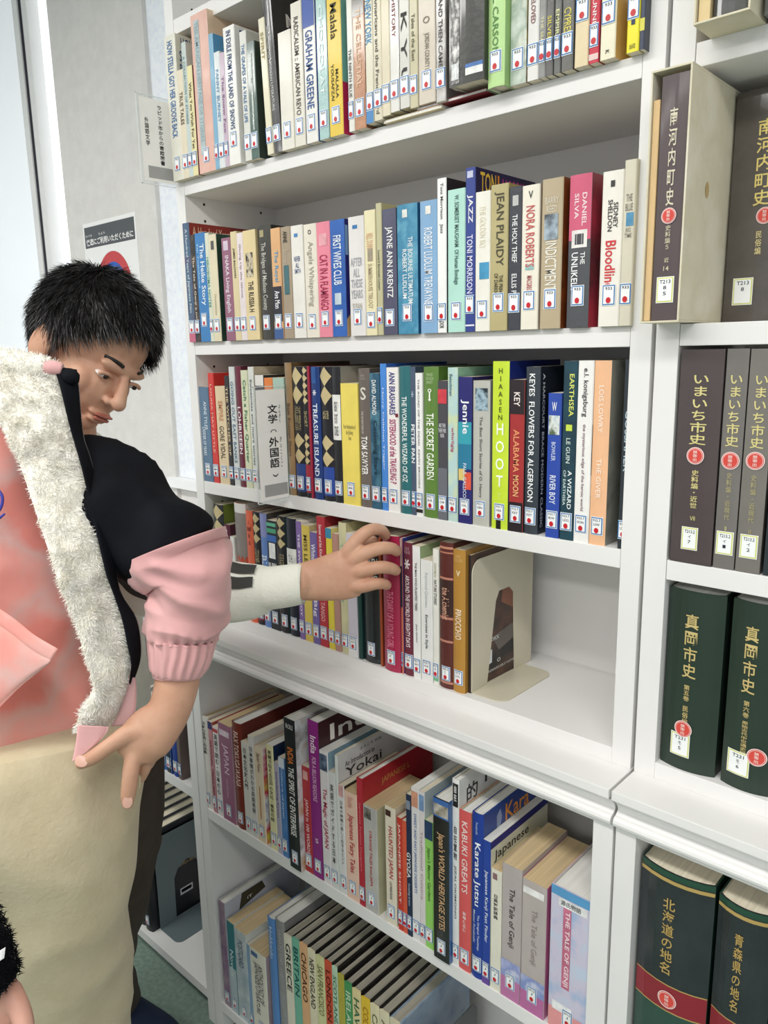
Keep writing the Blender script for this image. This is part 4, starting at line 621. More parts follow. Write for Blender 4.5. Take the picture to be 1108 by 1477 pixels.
for i in range(7):
    make_book(x, x+.0372, PL+.012, ZF, ZF+.285, '1c1c20', '161820', 'black encyclopedia volume' + (' against the grey bookend' if i == 6 else ', %s from the left in the row' % ['first', 'second', 'third', 'fourth', 'fifth', 'sixth', ''][i]), 'black encyclopedia volumes', [('ENCYCLOPEDIA', 'b8a060', .1, .4, .3)], dict(st3, t='030', z=.02), k='h', d=.2, seal=(.075, .009),
      t=.0065, **(dict(st2=[('ENCYCLOPEDIA AMERICANA', 'b8a070', .075, .16, .455, .485)], sp=[([(.10, .42), (.12, .405), (.145, .415), (.12, .44)], 'b8a070'), ([(.09, .72), (.13, .72), (.13, .79), (.09, .79)], 'c8ccd0'), ([(.094, .735), (.126, .735), (.126, .77), (.094, .77)], '3c4044')]) if i == 6 else {})); x += .0378
# ---- bookends
def bookend(x, y0, z, d, h, foot, label, c, cut, group=None):
    t = thing('bookend', label, 'bookend', (x, y0, z)); M_ = mat(c, .35, .04, 12, coat=.2); th = .0016
    def rr(d, h, r, n=5): return [(0, 0), (d, 0)]+[(d-r+r*math.cos(a), h-r+r*math.sin(a)) for a in [k/n*math.pi/2 for k in range(n+1)]]+[(r-r*math.sin(a), h-r+r*math.cos(a)) for a in [k/n*math.pi/2 for k in range(n+1)]]
    O_ = rr(d, h, .022); bm = bmesh.new(); n = len(O_)
    # plate with an opening: strips between outline and opening
    I_ = cut
    def near(p): return min(range(len(I_)), key=lambda k: (I_[k][0]-p[0])**2+(I_[k][1]-p[1])**2)
    for X in (0, th): pass
    vo = [[bm.verts.new((X, p, q)) for p, q in O_] for X in (0, th)]; vi = [[bm.verts.new((X, p, q)) for p, q in I_] for X in (0, th)]
    for s in (0, 1):
        es = [bm.edges.new((L[i], L[(i+1) % len(L)])) for L in (vo[s], vi[s]) for i in range(len(L))]
        bmesh.ops.triangle_fill(bm, edges=es, use_beauty=True)
    for L in (vo, vi):
        k = len(L[0])
        for i in range(k): bm.faces.new((L[0][i], L[0][(i+1) % k], L[1][(i+1) % k], L[1][i]))
    bmesh.ops.recalc_face_normals(bm, faces=bm.faces); me = bpy.data.meshes.new('plate'); bm.to_mesh(me); bm.free()
    obj('plate', me, t, M_)
    r = .02; fp = [(0, 0)]+[(foot-r+r*math.sin(a), r-r*math.cos(a)) for a in [k/5*math.pi/2 for k in range(6)]]+[(foot-r+r*math.cos(a), d*.86-r+r*math.sin(a)) for a in [k/5*math.pi/2 for k in range(6)]]+[(0, d*.86)]
    obj('foot', prism(fp, 'z', 0, th), t, M_)
arch = [(.045, .008), (.125, .008), (.122, .13), (.112, .15), (.085, .158), (.058, .15), (.048, .13)]
bookend(LASTD+.0006, .016, ZD+.0003, .178, .221, .062, 'beige metal bookend at the end of the fourth shelf', 'd2cbb6', [(.043, .004), (.125, .002), (.118, .143), (.105, .155), (.075, .155), (.066, .14)])
bookend(-.3205, -.012, ZF+.0003, .15, .268, .085, 'slate grey metal bookend beside the black volumes, left low bookcase', '6c7a7e', [(.05, .008), (.135, .008), (.135, .13), (.12, .155), (.095, .165), (.065, .15), (.052, .125)])
bookend(.619, -.03, ZF+.0003, .16, .268, .085, 'dark grey bookend in shadow on the bottom shelf', '4c5254', arch)
# ---- acrylic sign holders standing out from the shelves
def acrylic_sign(x, z, label, texts, wpl=.0745, h=.153):
    t = thing('shelf_sign', label, 'sign', (x, 0, z)); cl = mat('f4f8f8', .08, 0, trans=.92)
    obj('holder', boxes([(-.0012, 0, -wpl, .02, -.008, h)], .0004), t, cl)
    obj('holder_edge', boxes([(-.0014, .0002, -wpl, -wpl+.0012, -.008, h), (-.0014, .0002, -wpl, .0, h-.0012, h), (-.0014, .0002, -wpl, 0, -.008, -.0068)]), t, mat('eef2f2', .3, 0))
    pr = obj('paper', boxes([(.0003, .0006, -wpl+.006 if wpl > .072 else -wpl+.002, -.001, -.002, h-.006)]), t, mat('f8f7f3', .8, .02))
    g_ = obj('grey_band', mesh([(.0008, -wpl+.016, .004), (.0008, -.003, .004), (.0008, -.003, .026), (.0008, -wpl+.016, .026)], [(0, 1, 2, 3)]), pr, mat('a8a8a6', .8, .05))
    for s, y0, y1, z0, z1, c in texts:
        V, F = glyphs(s, .02, True)
        obj('sign_text', mesh([(.0009, y0+a*(y1-y0), z0+b*(z1-z0)) for a, b in V], F), pr, ink(c))
acrylic_sign(-.0277, ZA, 'clear acrylic sign with small Japanese text beside the top shelf', [('ラピッド市からの寄贈図書', -.031, -.021, .03, .137, '1c1c1e'), ('外国語文学', -.060, -.051, .062, .112, '3a3a3c')])
acrylic_sign(.2753, ZC, 'white shelf sign reading literature in foreign languages, third shelf', [('文学', -.043, -.020, .137, .171, '1c1c1e'), ('⌒', -.038, -.024, .121, .126, '2c2c2e'), ('外国語', -.043, -.020, .056, .112, '1c1c1e'), ('⌣', -.038, -.024, .039, .044, '2c2c2e'), ('ぶんがく', -.017, -.013, .137, .17, '3c3c3e'), ('がいこくご', -.017, -.013, .056, .112, '3c3c3e')], .0735, .204)
# ---- poster on the wall
pz = 1.985; px0, px1 = -.892, -.6
t = thing('poster', 'white poster with grey title band and round picture on the wall', 'poster', (px0, .249, pz-.415)); pw = px1-px0
PO = mat('f0f0ef', .5, .02)
obj('sheet', boxes([(0, pw, 0, .0009, 0, .415)]), t, PO)
obj('title_band', boxes([(.008, pw-.008, -.0004, 0, .346, .404)]), t, mat('54585c', .6, .04))
def flat(s, col, x0, x1, z0, z1, y=-.0008, name='poster_text', v=False):
    V, F = glyphs(s, .02, v); obj(name, mesh([(x0+a*(x1-x0), y, z0+b*(z1-z0)) for a, b in V], F), t, ink(col))
flat('快適にご利用いただくために', 'f4f4f2', .016, pw-.016, .352, .371); flat('かいてき', 'dcdcda', .014, .05, .376, .383); flat('りよう', 'dcdcda', .09, .125, .376, .383)
def disc(name, cx, cz, rx, rz, y, c, n=36):
    return obj(name, mesh([(cx+rx*math.cos(2*math.pi*k/n), y, cz+rz*math.sin(2*math.pi*k/n)) for k in range(n)], [tuple(range(n))]), t, mat(c, .6, .05))
disc('red_ring', .155, .215, .1, .112, -.0004, 'c8484c'); disc('blue_field', .155, .215, .073, .083, -.0007, '3460b8')
disc('cartoon_face', .152, .245, .022, .024, -.001, 'ecd4bc'); disc('cartoon_hair', .152, .262, .021, .011, -.0013, '3c342c'); disc('cartoon_mouth', .152, .236, .006, .007, -.0013, 'c86454')
disc('cartoon_face', .203, .2, .018, .021, -.001, 'ecc4a8'); disc('cartoon_face', .112, .19, .018, .021, -.001, 'ecc4a8')
# ------------------------------------------------------------------ people
def crom(P, k):
    """Catmull-Rom through rows of numbers"""
    out = []; n = len(P)
    for i in range(n-1):
        p0, p1, p2, p3 = P[max(i-1, 0)], P[i], P[i+1], P[min(i+2, n-1)]
        for s in range(k):
            t = s/k
            out.append([.5*(2*b+(c-a)*t+(2*a-5*b+4*c-d)*t*t+(-a+3*b-3*c+d)*t**3) for a, b, c, d in zip(p0, p1, p2, p3)])
    out.append(list(P[-1])); return out
def path(secs):
    """(u, v, depth, half width in photo pixels, half thickness in metres) -> centres and radii in metres"""
    R_ = []
    for u, v, d, r, b in secs:
        c = at(u, v, d); R_.append([c.x, c.y, c.z, r*d/FPX, b])
    return R_
def frames(rows, view=None):
    C_ = [Vector(r[:3]) for r in rows]; out = []
    for i, c in enumerate(C_):
        T = (C_[min(i+1, len(C_)-1)]-C_[max(i-1, 0)]).normalized()
        vw = (c-CP).normalized() if view is None else view
        a = T.cross(vw).normalized(); b = T.cross(a).normalized()
        out.append((c, a, b, rows[i][3], rows[i][4], T))
    return out
def tube(secs, k=6, n=36, disp=None, caps=True, raw=False, view=None, p=2.0):
    rows = crom(secs if raw else path(secs), k); fr = frames(rows, view); V = []; F = []
    for i, (c, a, b, ra, rb_, T) in enumerate(fr):
        for j in range(n):
            th = 2*math.pi*j/n; ca, sa = math.cos(th), math.sin(th)
            q = 1.0 if p == 2 else (abs(ca)**p+abs(sa)**p)**(-1/p)
            o = a*(ra*ca*q)+b*(rb_*sa*q)
            if disp: o += o.normalized()*disp(i/(len(fr)-1), th, c+o)
            V.append(c+o)
    m_ = len(fr)
    for i in range(m_-1):
        for j in range(n): F.append((i*n+j, i*n+(j+1) % n, (i+1)*n+(j+1) % n, (i+1)*n+j))
    if caps: F += [tuple(range(n-1, -1, -1)), tuple(range((m_-1)*n, m_*n))]
    me = fixn(mesh(V, F)); me.shade_smooth(); return me
def surf(secs, k=6, raw=False, view=None):
    fr = frames(crom(secs if raw else path(secs), k), view)
    def f(t, th, off=0):
        x = t*(len(fr)-1); i = min(int(x), len(fr)-2); s = x-i
        def pt(q):
            c, a, b, ra, rb_, T = fr[q]; o = a*(ra*math.cos(th))+b*(rb_*math.sin(th)); return c+o+o.normalized()*off
        return pt(i).lerp(pt(i+1), s)
    return f
def joinm(ms):
    bm = bmesh.new()
    for x in ms: bm.from_mesh(x)
    me = bpy.data.meshes.new('j'); bm.to_mesh(me); bm.free(); return me
def blob(c, r, M_=None, seg=20):
    bm = bmesh.new(); bmesh.ops.create_uvsphere(bm, u_segments=seg, v_segments=seg*2//3, radius=1)
    for v in bm.verts: v.co = Vector((v.co.x*r[0], v.co.y*r[1], v.co.z*r[2]))
    if M_: bmesh.ops.transform(bm, matrix=M_, verts=bm.verts)
    bmesh.ops.translate(bm, vec=Vector(c), verts=bm.verts)
    me = bpy.data.meshes.new('b'); bm.to_mesh(me); bm.free(); me.shade_smooth(); return me
def chain(pts, n=14, k=4, raw=True):
    """limb or finger: rows of x,y,z,radius with round ends"""
    rows = [[*q[:3], q[3], q[3] if len(q) < 5 else q[4]] for q in pts]
    me = tube(rows, k=k, n=n, raw=True)
    return joinm([me, blob(rows[0][:3], (rows[0][3],)*3, seg=12), blob(rows[-1][:3], (rows[-1][3],)*3, seg=12)])
def flesh(name, ms, parent, material, voxel=.0022, sm=5):
    """fuse the pieces into one continuous skin"""
    o = obj(name, joinm(ms), parent, material)
    r = o.modifiers.new('remesh', 'REMESH'); r.mode = 'VOXEL'; r.voxel_size = voxel; r.use_smooth_shade = True
    s = o.modifiers.new('smooth', 'SMOOTH'); s.iterations = sm; s.factor = .5
    return o
def fold(a1=.004, s1=9, a2=.0015, s2=30, st=(1, 1, 1)):
    def f(t, th, p_):
        q = Vector((p_.x*st[0], p_.y*st[1], p_.z*st[2]))
        e = min(1, t*8, (1-t)*8)
        n1 = noise.noise(q*s1); n2 = noise.noise(q*s2+Vector((9, 3, 1)))
        return e*(a1*(1-2*abs(n1)*1.6)+a2*n2)
    return f
SKIN = mat('c09278,ca9e84', .5, .06, 30, .15, sss=.12)
SKINB = mat('c29278,cca086', .5, .06, 30, .15, sss=.12)
HAIR = mat('15130f', .42, .3, 30); NAIL = mat('dcae9c', .3, .05)
def px(u, v, d, r): c = at(u, v, d); return (c.x, c.y, c.z, r*d/FPX)
def nail(u, v, d, ang, w_, l, parent):
    c = at(u, v, d); ax = (RT*math.cos(ang)+UP*math.sin(ang)); nrm = -ray(u, v).normalized(); sd = ax.cross(nrm).normalized()
    V = [c+ax*(l*math.cos(k*math.pi/8))+sd*(w_*math.sin(k*math.pi/8)) for k in range(16)]
    obj('nail', mesh([c+nrm*.0012]+V, [(0, i+1, (i+1) % 16+1) for i in range(16)]), parent, NAIL, smooth=True)
def blades(f, n, length, width, name, parent, m_, seed=1, segs=2, droop=0):
    """many thin tapering strands; f(rng) -> root, direction"""
    rg = random.Random(seed); V = []; F = []
    for _ in range(n):
        p_, d_ = f(rg); L = length*rg.uniform(.6, 1.15); sd = d_.cross(Vector((rg.uniform(-1, 1), rg.uniform(-1, 1), rg.uniform(-1, 1)))).normalized()*width/2
        c = p_.copy(); k0 = len(V); dd = d_.copy()
        for s in range(segs):
            w_ = 1-s/segs*.6; V += [c-sd*w_, c+sd*w_]; c = c+dd*(L/segs); dd = (dd+Vector((0, 0, -droop))+Vector((rg.gauss(0, .12), rg.gauss(0, .12), rg.gauss(0, .12)))).normalized()
            if s: a = k0+2*s; F.append((a-2, a-1, a+1, a))
        V.append(c); a = k0+2*segs; F.append((a-2, a-1, a))
    o = obj(name, mesh(V, F), parent, m_); return o
def head(root, C0, fwd, up, hair_n=9000, scale=1.0, skin=None, seed=3, neck_to=None):
    """head with face, ears and short black hair, built in its own axes and set in place"""
    fwd = fwd.normalized(); sd = fwd.cross(up).normalized(); up = sd.cross(fwd).normalized()
    M_ = Matrix((sd*scale, fwd*scale, up*scale)).transposed().to_4x4(); M_.translation = C0
    T = lambda *a: M_ @ Vector(a)
    ms = [blob((0, -.008, .018), (.073, .092, .082)), blob((0, .03, -.045), (.056, .06, .072)), blob((0, .058, -.098), (.026, .026, .02)),
          blob((.036, .048, -.045), (.022, .026, .028)), blob((-.036, .048, -.045), (.022, .026, .028)), blob((0, .078, -.002), (.046, .014, .012)),
          blob((0, .084, -.077), (.022, .010, .006)), blob((0, .083, -.088), (.018, .010, .006))]
    ms.append(chain([(0, .088, -.01, .007), (0, .098, -.03, .009), (0, .106, -.048, .011)], n=12))
    for s in (-1, 1):
        ms.append(blob((s*.010, .094, -.052), (.007, .008, .006), seg=10))
        ms.append(blob((s*.074, -.008, -.03), (.007, .019, .030), Matrix.Rotation(s*.35, 4, 'Z'), seg=14))
    me = joinm(ms); me.transform(M_)
    out = [me]
    if neck_to is not None:
        a = T(0, -.02, -.05); out.append(chain([(*a, .05*scale), (*a.lerp(neck_to, .5), .048*scale), (*neck_to, .056*scale)], n=20))
    for s in (-1, 1):
        e = obj('eye', blob((0, 0, 0), (.0105, .0105, .0042), seg=14), root, mat('e4deda', .3, .02)); e.data.transform(M_ @ Matrix.Translation((s*.031, .0772, -.0205)))
        i_ = obj('iris', blob((0, 0, 0), (.0050, .002, .0036), seg=12), e, mat('20140e', .15, .05)); i_.data.transform(M_ @ Matrix.Translation((s*.031, .0868, -.0205)))
        b_ = obj('eyebrow', tube([[s*(.016+.006*k), .0915-.0012*k*k, .004+.0022*k-.0005*k*k, .0028, .0016] for k in range(5)], k=2, n=8, raw=True, view=Vector((0, 1, 0))), root, HAIR); b_.data.transform(M_)
        l_ = obj('eyelid', tube([[s*(.031+.0125*math.cos(a)), .0862-.002*abs(math.cos(a)), -.020+.0046*math.sin(a), .0028, .0026] for a in [k*math.pi/6 for k in range(7)]], k=1, n=8, raw=True, view=Vector((0, 1, 0))), root, skin); l_.data.transform(M_)
    mo = obj('lips', joinm([blob((0, .0935, -.0765), (.019, .006, .0032), seg=14), blob((0, .0925, -.083), (.016, .006, .0038), seg=14)]), root, mat('b06a5c', .4, .05)); mo.data.transform(M_)
    # hair: cap plus strands combed forward and down from the crown
    def on(th, ph, o=0): return Vector(((.077+o)*math.cos(ph)*math.sin(th), -.010+(.097+o)*math.cos(ph)*math.cos(th), .020+(.086+o)*math.sin(ph)))
    def line(th): return -.62+1.1*max(0, math.cos(th))**1.0 if math.cos(th) > 0 else -.62-.12*(-math.cos(th))
    V = []; F = []; nt, np_ = 48, 16
    for i in range(nt):
        th = 2*math.pi*i/nt; lo = line(th)
        for j in range(np_+1):
            ph = lo+(math.pi/2-lo)*j/np_; V.append(on(th, ph, .004*min(1, j/2)))
        if 1: pass
    for i in range(nt):
        for j in range(np_): a = i*(np_+1)+j; b = ((i+1) % nt)*(np_+1)+j; F.append((a, b, b+1, a+1))
    hc = obj('hair', fixn(mesh(V, F)), root, HAIR, smooth=True); hc.data.transform(M_)
    crown = on(math.pi, 1.0)
    def f(rg):
        while 1:
            th = rg.uniform(-math.pi, math.pi); ph = math.asin(rg.uniform(-.7, 1))
            if ph > line(th)-.02: break
        p_ = on(th, ph, .002); nrm = Vector((p_.x/.077**2, (p_.y+.01)/.097**2, (p_.z-.02)/.086**2)).normalized()
        away = (p_-crown); away = (away-nrm*away.dot(nrm)); away = away.normalized() if away.length > 1e-4 else Vector((1, 0, 0))
        sw = noise.noise(p_*26)*.55
        d_ = (away+nrm*(.34+.22*noise.noise(p_*40+Vector((5, 5, 5))))+nrm.cross(away)*sw).normalized()
        return T(*p_), (M_.to_3x3() @ d_).normalized()
    blades(f, hair_n, .034*scale, .0011, 'hair_strands', hc, mat('0e0d0c,1c1b1a,2a2a2c', .38, .3, 60), seed, 3, .12)['kind'] = 'stuff'
    return out, T
# ======== person reaching for a book (behind) ========
DB = 1.14
WHITEC = mat('e6e6da', .85, .05, 30, .5, sheen=.2); RIB = mat('ebebdf', .85, .05, 30, .5, sheen=.2); STRIPE = mat('3a3a38', .85, .08, 40, .4)
B = thing('person', 'person with short black hair in white striped sleeves, reaching for a crimson book', 'person', (.0, -.25, 0))
B.location = (0, 0, 0)
f_ = (RT*.72-FW*.36-UP*.56); u_ = (RT*.50+UP*.86-FW*.1)
HB = at(134, 494, DB)
shB = at(150, 690, 1.24)
hm, TB = head(B, HB, f_, u_, 15000, .96, SKINB, 3, at(88, 640, 1.22))
wr, kn, tp = 1.262, 1.268, 1.283
hand = [chain([px(250, 848, 1.31, 24), px(330, 850, 1.292, 24), px(395, 846, 1.270, 23), px(434, 841, 1.262, 24)], n=24, k=4),
  tube([(428, 840, wr, 26, .019), (460, 836, wr, 31, .018), (492, 830, kn, 36, .016), (514, 824, kn, 35, .014), (524, 824, kn+.002, 27, .011)], k=5, n=28),
  # index finger arching over the head of the book
  chain([px(497, 806, kn+.004, 12), px(512, 783, kn-.004, 11), px(531, 766, 1.266, 9.6), px(548, 764, 1.28, 8.8), px(556, 772, 1.296, 8)]),
  chain([px(505, 812, kn, 12), px(524, 799, 1.258, 11), px(548, 791, 1.256, 10), px(565, 791, 1.267, 9), px(572, 795, 1.282, 8)]),
  chain([px(507, 828, kn, 12), px(528, 822, 1.256, 10.5), px(550, 818, 1.254, 9.6), px(565, 820, 1.266, 8.8), px(571, 823, 1.28, 7.8)]),
  chain([px(504, 845, kn, 12), px(522, 846, 1.259, 9.8), px(541, 842, 1.257, 9), px(553, 842, 1.266, 8.2), px(558, 844, 1.278, 7.4)]),
  # thumb behind the book's head
  chain([px(486, 812, kn+.02, 12), px(508, 796, kn+.033, 10.5), px(525, 785, kn+.036, 9.5), px(538, 781, kn+.036, 8.5)]),
]
flesh('body', hm+hand, B, SKINB, .0021, 4)
sl = [(150, 700, 1.26, 62, .062), (165, 770, 1.30, 58, .06), (195, 828, 1.325, 50, .055), (240, 848, 1.315, 47, .053), (300, 850, 1.295, 46, .05), (345, 852, 1.285, 43, .046), (375, 849, 1.276, 36, .040), (392, 848, 1.27, 30, .034)]
obj('sleeve', tube(sl, k=6, n=48, disp=fold(.004, 10, .0015, 30), p=2), B, WHITEC)
cf = [(384, 848, 1.272, 31, .034), (392, 848, 1.27, 31, .034), (415, 845, 1.265, 30.5, .032), (434, 842, 1.262, 29.5, .031)]
obj('cuff', tube(cf, k=8, n=120, disp=lambda t, th, p_: .0006*math.sin(th*60), caps=False), B, RIB)
obj('cuff_rim', tube([(433.5, 842, 1.262, 29.5, .031), (435.5, 841.8, 1.2615, 28.5, .030), (434, 842, 1.262, 27, .028)], k=2, n=48, caps=False), B, RIB)
sf = surf(sl, 6)
def stripe(t0, t1, a0, a1, name='stripe'):
    V = []; F = []; nt, na = 24, 5
    for i in range(nt+1):
        for j in range(na+1): V.append(sf(t0+(t1-t0)*i/nt, a0+(a1-a0)*j/na, .0062))
    for i in range(nt):
        for j in range(na): a = i*(na+1)+j; F.append((a, a+1, a+na+2, a+na+1))
    obj(name, fixn(mesh(V, F)), B, STRIPE, smooth=True)
SA = 1
for a0, a1 in ((.56, .98), (1.12, 1.5), (1.66, 2.0)): stripe(.02, .9 if a0 < 1.6 else .5, a0, a1)
tor = [(112, 640, 1.28, 40, .05), (108, 690, 1.32, 74, .08), (105, 780, 1.36, 96, .10), (100, 900, 1.40, 100, .10), (98, 1030, 1.44, 112, .10), (98, 1120, 1.47, 112, .10)]
obj('top', tube(tor, k=6, n=48, disp=fold(.006, 7)), B, WHITEC)
BR = mat('453b34,4c423a', .85, .08, 20, .3)
la = [(150, 1095, 1.46, 84, .09), (158, 1190, 1.50, 72, .085), (158, 1260, 1.56, 62, .078), (150, 1340, 1.66, 50, .07), (148, 1400, 1.78, 41, .062), (160, 1448, 1.88, 42, .065)]
lb = [(90, 1095, 1.52, 84, .09), (60, 1230, 1.62, 66, .08), (50, 1340, 1.75, 48, .07), (46, 1430, 1.9, 42, .065)]
obj('trousers', joinm([tube(la, k=6, n=40, disp=fold(.005, 9)), tube(lb, k=6, n=40, disp=fold(.005, 9))]), B, BR, smooth=True)
def shoe(x, y, ang, parent, c='1e2c48'):
    R_ = Matrix.Translation((x, y, 0)) @ Matrix.Rotation(ang, 4, 'Z')
    up_ = tube([[0, 0, .055, .038, .045], [.05, 0, .05, .042, .042], [.12, 0, .04, .046, .034], [.18, 0, .034, .045, .027], [.215, 0, .03, .034, .02], [.228, 0, .028, .012, .01]], k=4, n=28, raw=True, view=Vector((0, 0, 1)))
    up_.transform(R_); s = obj('shoe', up_, parent, mat(c, .6, .1, 50, .3))
    so = prism([(-.045+.0*k, 0) for k in range(0)]+[(.09+.14*math.cos(a)*(1 if math.cos(a) > 0 else .95), .047*math.sin(a)) for a in [k*math.pi/12 for k in range(24)]], 'z', 0.001, .018); so.transform(R_)
    obj('sole', so, s, mat('c8c8bc', .7, .05))
# feet stand on the floor below the trouser hems
q1 = at(205, 1470, 1.0); dr = (q1-CP); tt = (0.05-CP.z)/dr.z; ft = CP+dr*tt
shoe(ft.x-.12, ft.y-.03, .25, B); shoe(ft.x-.30, ft.y-.22, .15, B)
# ======== person in the pink jacket (front) ========
A = thing('person', 'person in pink velour hoodie, cream trousers and fleece-lined jacket, hand on hip', 'person')
PINKJ = mat('d09c9c,d8a6a5', .7, .05, 12, .25, sheen=.3); BLK = mat('111319,0c0d11', .85, .2, 14, .3, spec=.12); VEL = mat('e8948a,eaa096,dcb0aa,e68f84', .8, .1, 7, .35, sheen=.5)
SHERPA = mat('f0ece0,f8f5ec', .95, .08, 60, .8, sheen=.4); CREAM = mat('c3b596,cabd9f', .9, .05, 25, .5, sheen=.2)
fa = [tube([(262, 935, .975, 30, .031), (258, 968, .972, 32, .030), (252, 1000, .968, 31, .029), (241, 1030, .962, 31, .026), (222, 1052, .955, 37, .022), (205, 1072, .952, 37, .019), (196, 1092, .952, 28, .015)], k=5, n=30),
  chain([px(215, 1052, .952, 22), px(186, 1058, .940, 15), px(160, 1074, .930, 11.5), px(135, 1092, .925, 11), px(117, 1101, .926, 9)]),
  chain([px(203, 1072, .950, 17), px(192, 1096, .942, 13), px(188, 1120, .938, 12), px(185, 1146, .938, 11), px(184, 1159, .941, 8.5)]),
  chain([px(222, 1070, .955, 14), px(214, 1090, .958, 11), px(208, 1108, .962, 10), px(203, 1122, .972, 8)]),
  chain([px(229, 1066, .962, 13), px(221, 1086, .968, 10), px(214, 1102, .978, 8.5)]),
  chain([px(234, 1058, .968, 11), px(227, 1078, .976, 9), px(220, 1094, .988, 7.5)])]
HA = at(-210, 300, 1.04); facA = (RT*.45-FW*.85-UP*.1)
hmA, TA = head(A, HA, facA, UP*.95+RT*.05, 5000, 1.06, SKIN, 5, at(-120, 520, 1.07))
arm_hidden = chain([px(150, 690, 1.0, 36), px(215, 745, .98, 34), px(265, 810, .972, 32), px(266, 880, .974, 30), px(262, 935, .975, 29)], n=22)
body_core = tube([(-85, 560, 1.07, 70, .06), (-80, 620, 1.08, 150, .08), (-75, 760, 1.08, 165, .09), (-70, 950, 1.09, 140, .09), (-60, 1100, 1.10, 150, .09)], k=4, n=30)
flesh('body', fa+hmA+[arm_hidden, body_core], A, SKIN, .0023, 4)
nail(117, 1098, .916, 2.6, .0062, .0078, A); nail(184, 1157, .930, -1.62, .0058, .0076, A)
# sleeve: black upper part, pink lower part, gathered cuff
blk = [(108, 668, 1.05, 40, .05), (128, 696, 1.03, 62, .07), (165, 725, 1.005, 72, .07), (212, 770, .988, 62, .064), (246, 790, .979, 62, .06), (262, 804, .978, 62, .055)]
obj('upper_sleeve', tube(blk, k=7, n=56, disp=fold(.010, 9, .003, 24), caps=True), A, BLK)
def sleeve_fold(t, th, p_):
    e = min(1, t*5, 1)
    q = Vector((p_.x, p_.y, p_.z*2.2+p_.x*.8)); r1 = abs(noise.noise(q*9)); r2 = abs(noise.noise(q*17+Vector((4, 2, 8))))
    return e*(.014*(.36-r1*1.5)+.007*(.3-r2))+(.0026*math.sin(th*17+2*noise.noise(p_*20)) if t > .72 else 0)*(t-.72)/.28
pk = [(254, 786, .976, 75, .072), (262, 806, .976, 73, .068), (279, 838, .974, 61, .064), (272, 880, .974, 55, .060), (266, 905, .975, 53, .057), (263, 924, .975, 46, .050)]
obj('sleeve', tube(pk, k=12, n=110, disp=sleeve_fold), A, PINKJ)
cu = [(263, 918, .975, 45, .048), (262, 926, .975, 46.5, .049), (260, 945, .973, 44, .046), (257, 962, .972, 40, .042), (256, 970, .972, 36.5, .038)]
obj('cuff', tube(cu, k=8, n=150, disp=lambda t, th, p_: .0022*math.sin(th*19+2.5*noise.noise(p_*25))*(1-.5*t), caps=False), A, PINKJ)
obj('cuff_rim', tube([(256.5, 966, .972, 36, .037), (256, 973, .972, 35.5, .0365), (256, 972, .972, 33, .034)], k=3, n=48, caps=False), A, PINKJ)
# hoodie
hd = [(-85, 575, 1.06, 95, .07), (-80, 630, 1.07, 170, .10), (-78, 760, 1.08, 205, .125), (-72, 880, 1.08, 212, .13), (-68, 980, 1.085, 214, .135), (-64, 1050, 1.088, 220, .138), (-62, 1100, 1.09, 226, .138)]
hsf = surf(hd, 8)
def hood_f(t, th, p_):
    q = Vector((p_.x, p_.y, p_.z*1.0+.5*(p_.x-p_.y))); return .010*noise.noise(q*6)+.012*(.25-abs(noise.noise(Vector((q.x*5, q.y*5, q.z*12+q.x*6))+Vector((3, 1, 2)))))*min(1, t*3)
obj('hoodie', tube(hd, k=14, n=110, disp=hood_f), A, VEL)
obj('hoodie_hem', tube([(-63, 1080, 1.089, 227, .141), (-62, 1090, 1.09, 229, .142), (-60, 1118, 1.092, 224, .139), (-60, 1124, 1.092, 221, .136)], k=6, n=110, disp=lambda t, th, p_: .0015*math.sin(th*40)), A, mat('cc7f76,d48c82', .8, .06, 20, .4, sheen=.5))
def ribbon(L, R_, n, th, depth, bulge=.0, disp=None, back=.0):
    """thick strip between two polylines of (u, v); depth is a function of (s along, t across)"""
    def samp(P, s):
        x = s*(len(P)-1); i = min(int(x), len(P)-2); return [P[i][k]+(P[i+1][k]-P[i][k])*(x-i) for k in (0, 1)]
    L = crom([list(p_) for p_ in L], 6); R_ = crom([list(p_) for p_ in R_], 6)
    V = []; F = []; m_ = 14
    for side in (0, 1):
        for i in range(n+1):
            a = samp(L, i/n); b = samp(R_, i/n)
            for j in range(m_+1):
                t = j/m_; u = a[0]+(b[0]-a[0])*t; v = a[1]+(b[1]-a[1])*t; d = depth(i/n, t)
                e = 1-(2*t-1)**4; o = -(th*.5*e+bulge*e) if side == 0 else th*.5*e
                P_ = at(u, v, d); P_ = P_+ray(u, v).normalized()*o
                if disp and side == 0: P_ = P_-ray(u, v).normalized()*disp(P_)*e
                V.append(P_)
    N_ = (n+1)*(m_+1)
    for i in range(n):
        for j in range(m_):
            a = i*(m_+1)+j; F.append((a, a+1, a+m_+2, a+m_+1)); a += N_; F.append((a+m_+1, a+m_+2, a+1, a))
    for i in range(n):
        for j in (0, m_):
            a = i*(m_+1)+j; F.append((a, a+m_+1, a+m_+1+N_, a+N_))
    for i in (0, n):
        for j in range(m_): a = i*(m_+1)+j; F.append((a, a+1, a+1+N_, a+N_))
    me = fixn(mesh(V, F)); me.shade_smooth(); return me, V[:N_], m_+1
SL = [(-40, 500), (-12, 560), (0, 610), (27, 665), (44, 715), (61, 766), (81, 827), (91, 860), (104, 884), (120, 938), (133, 995), (117, 1020), (109, 1054)]
SR = [(40, 510), (86, 545), (105, 614), (125, 685), (142, 760), (159, 834), (166, 850), (180, 886), (190, 932), (190, 960), (186, 984), (174, 1017), (152, 1050)]
SR = [(82, 528), (92, 560), (105, 614), (117, 655), (125, 685), (142, 760), (157, 825), (166, 850), (180, 890), (189, 932), (186, 984), (174, 1017), (152, 1050)]
